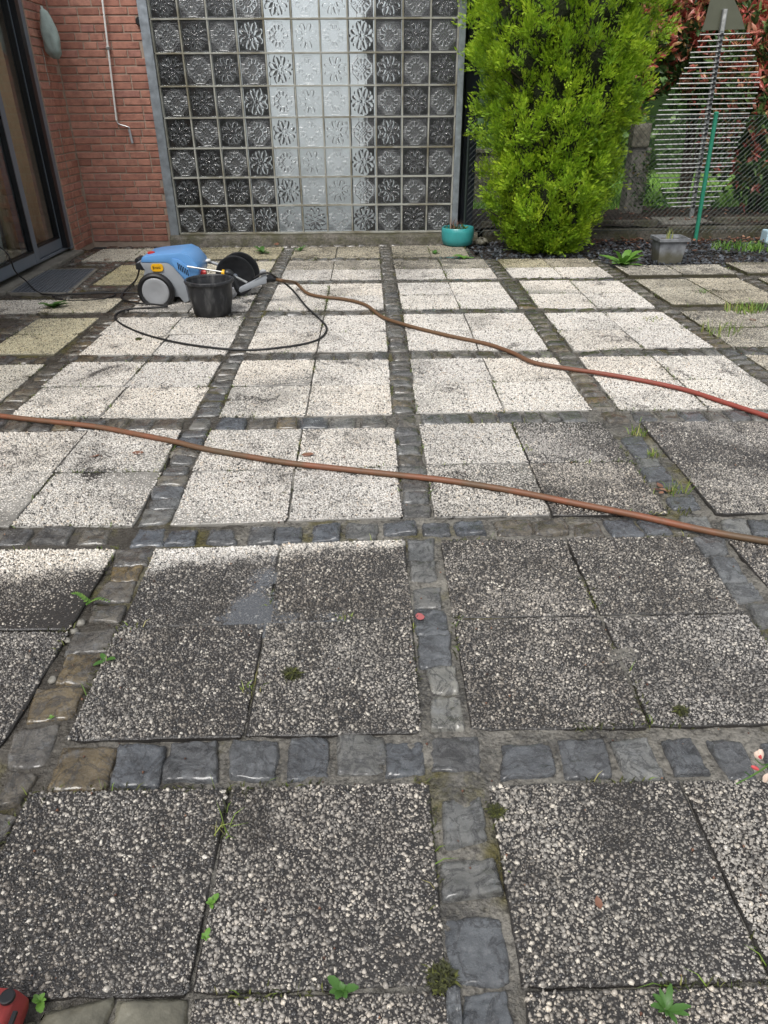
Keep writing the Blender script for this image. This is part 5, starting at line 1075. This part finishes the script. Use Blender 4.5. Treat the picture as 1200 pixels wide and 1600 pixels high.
debris(1040, 770, 6, (.02, .04), 'orange dead leaves in the right cobble joint', r=.014); debris(1173, 499, 1, (.07, .07), 'orange leaf on the far right slab', r=.02); debris(60, 412, 14, (.03, .06), 'dead leaves along the patio door sill', r=.10); debris(1080, 392, 1, (.06, .06), 'pale leaf on the slate right of the planter', r=.05)
# red painted object in the near left corner
c = G(24, 1586); ro = empty('red_object', c, 'red painted block with a hole at the near left corner', 'tool')
b = prism([(c[0]-.13, 0), (c[0]+.018, 0), (c[0]+.024, .025), (c[0]+.012, .055), (c[0]-.02, .062), (c[0]-.13, .062)], c[1]-.10, c[1]+.012); b.build('block', M['redpaint'], ro, bevel=.006, smooth=True)
b = MB(); b.lathe([(.011, -.004), (.011, .0015), (.009, .002)], (G(11, 1557, .062)[0], G(11, 1557, .062)[1], .0615), 18); b.build('hole', M['anthra2'], ro)
b = MB(); g_ = G(24, 1580, .062); b.box((g_[0]-.003, c[1]-.10, .058), (g_[0]+.003, g_[1], .0635)); b.build('groove', M['anthra2'], ro)
# broom twig with blossoms reaching in from the right, close to the viewer
def near(px, py, t): return CAM+ray(px, py)*t
tw = empty('broom_twig', near(1330, 1230, .95), 'flowering twig with pale pink blossoms reaching in at the right edge', 'twig')
b = MB(); b.tube(spline([near(1330, 1120, .98), near(1250, 1160, .96), near(1190, 1203, .95), near(1150, 1225, .95)], 5), [.0016]*6+[.0013]*6+[.0010]*4, 6); b.tube(spline([near(1210, 1190, .95), near(1192, 1195, .947), near(1180, 1186, .945)], 4), .0008, 5)
b.tube([near(1172, 1212, .95), near(1164, 1206, .948)], .0007, 5); b.build('stem', M['weeddark'], tw, smooth=True)
def petal(p_, d, l, w_, m):
    d = np.asarray(d, float); d /= np.linalg.norm(d); s_ = np.cross(d, FWD); s_ /= np.linalg.norm(s_); u = np.cross(s_, d); V = []
    for k in range(6):
        f = k/5; hw = w_*math.sin(math.pi*(.12+.8*f))**.7/2
        for q in (-1, -.5, 0, .5, 1): V.append(p_+d*l*f+s_*q*hw+u*(l*.25*f*f+hw*.7*q*q))
    F = [(5*k+q, 5*k+q+1, 5*k+6+q, 5*k+5+q) for k in range(5) for q in range(4)]; obj('petal', V, F, m, tw, p_, True)
p_ = near(1190, 1186, .945); petal(p_, -RGT*.8+UPV*1.0, .011, .009, M['petal']); petal(p_, RGT*.1+UPV*1.0, .012, .010, M['petal']); petal(p_, -RGT*.3+UPV*.5-FWD*.3, .006, .005, M['petalred'])
petal(near(1186, 1203, .945), -RGT*1.0+UPV*.45, .010, .005, M['petalred']); petal(near(1203, 1210, .944), UPV*-.9-RGT*.35, .013, .010, M['petal']); petal(near(1204, 1208, .944), UPV*-.8+RGT*.4, .013, .010, M['petal'])

# tiny moss and grass shoots along the joints, and loose grit
ex, ey = [], []
for q, *_ in SLABS:
    for e in range(4):
        a, b_ = q[e], q[(e+1) % 4]; L_ = np.linalg.norm(b_-a); k = int(L_*150)
        f = rng.random(k); p_ = a+(b_-a)*f[:, None]+rng.normal(0, .005, (k, 2)); kp = vnoise(p_[:, 0]*6+5, p_[:, 1]*6) > .60; ex.append(p_[kp, 0]); ey.append(p_[kp, 1])
ex, ey = np.concatenate(ex), np.concatenate(ey)
blades(0, ex, ey, -.006, (.006, .017), M['moss'], 'joint_moss', lean=.8, w_=.004, origin=(0, 0, 0))
k = rng.random(len(ex)) < .10
blades(0, ex[k], ey[k], -.004, (.012, .032), M['grass'], 'joint_grass', lean=.7, w_=.0028, origin=(0, 0, 0))
n = 900; gx_ = rng.uniform(-2.2, 2.4, n); gy_ = .3+rng.random(n)**1.4*5.5; r_ = rng.uniform(.0015, .0045, n)
T0 = np.array([(1, 0, -.4), (-.5, .87, -.4), (-.5, -.87, -.4), (0, 0, .8)]); A_ = rng.uniform(0, 6.28, n); ca, sa = np.cos(A_)[:, None], np.sin(A_)[:, None]
V = np.stack([gx_[:, None]+r_[:, None]*(T0[:, 0]*ca-T0[:, 1]*sa), gy_[:, None]+r_[:, None]*(T0[:, 0]*sa+T0[:, 1]*ca), .005+r_[:, None]*T0[:, 2]], 2).reshape(-1, 3); b0 = np.arange(n)[:, None]*4
F = np.concatenate([np.concatenate([b0+i for i in t_], 1) for t_ in ((0, 1, 3), (1, 2, 3), (2, 0, 3), (0, 2, 1))])
obj('grit', V, F, M['deadleaf'], origin=(0, 0, 0))['kind'] = 'stuff'
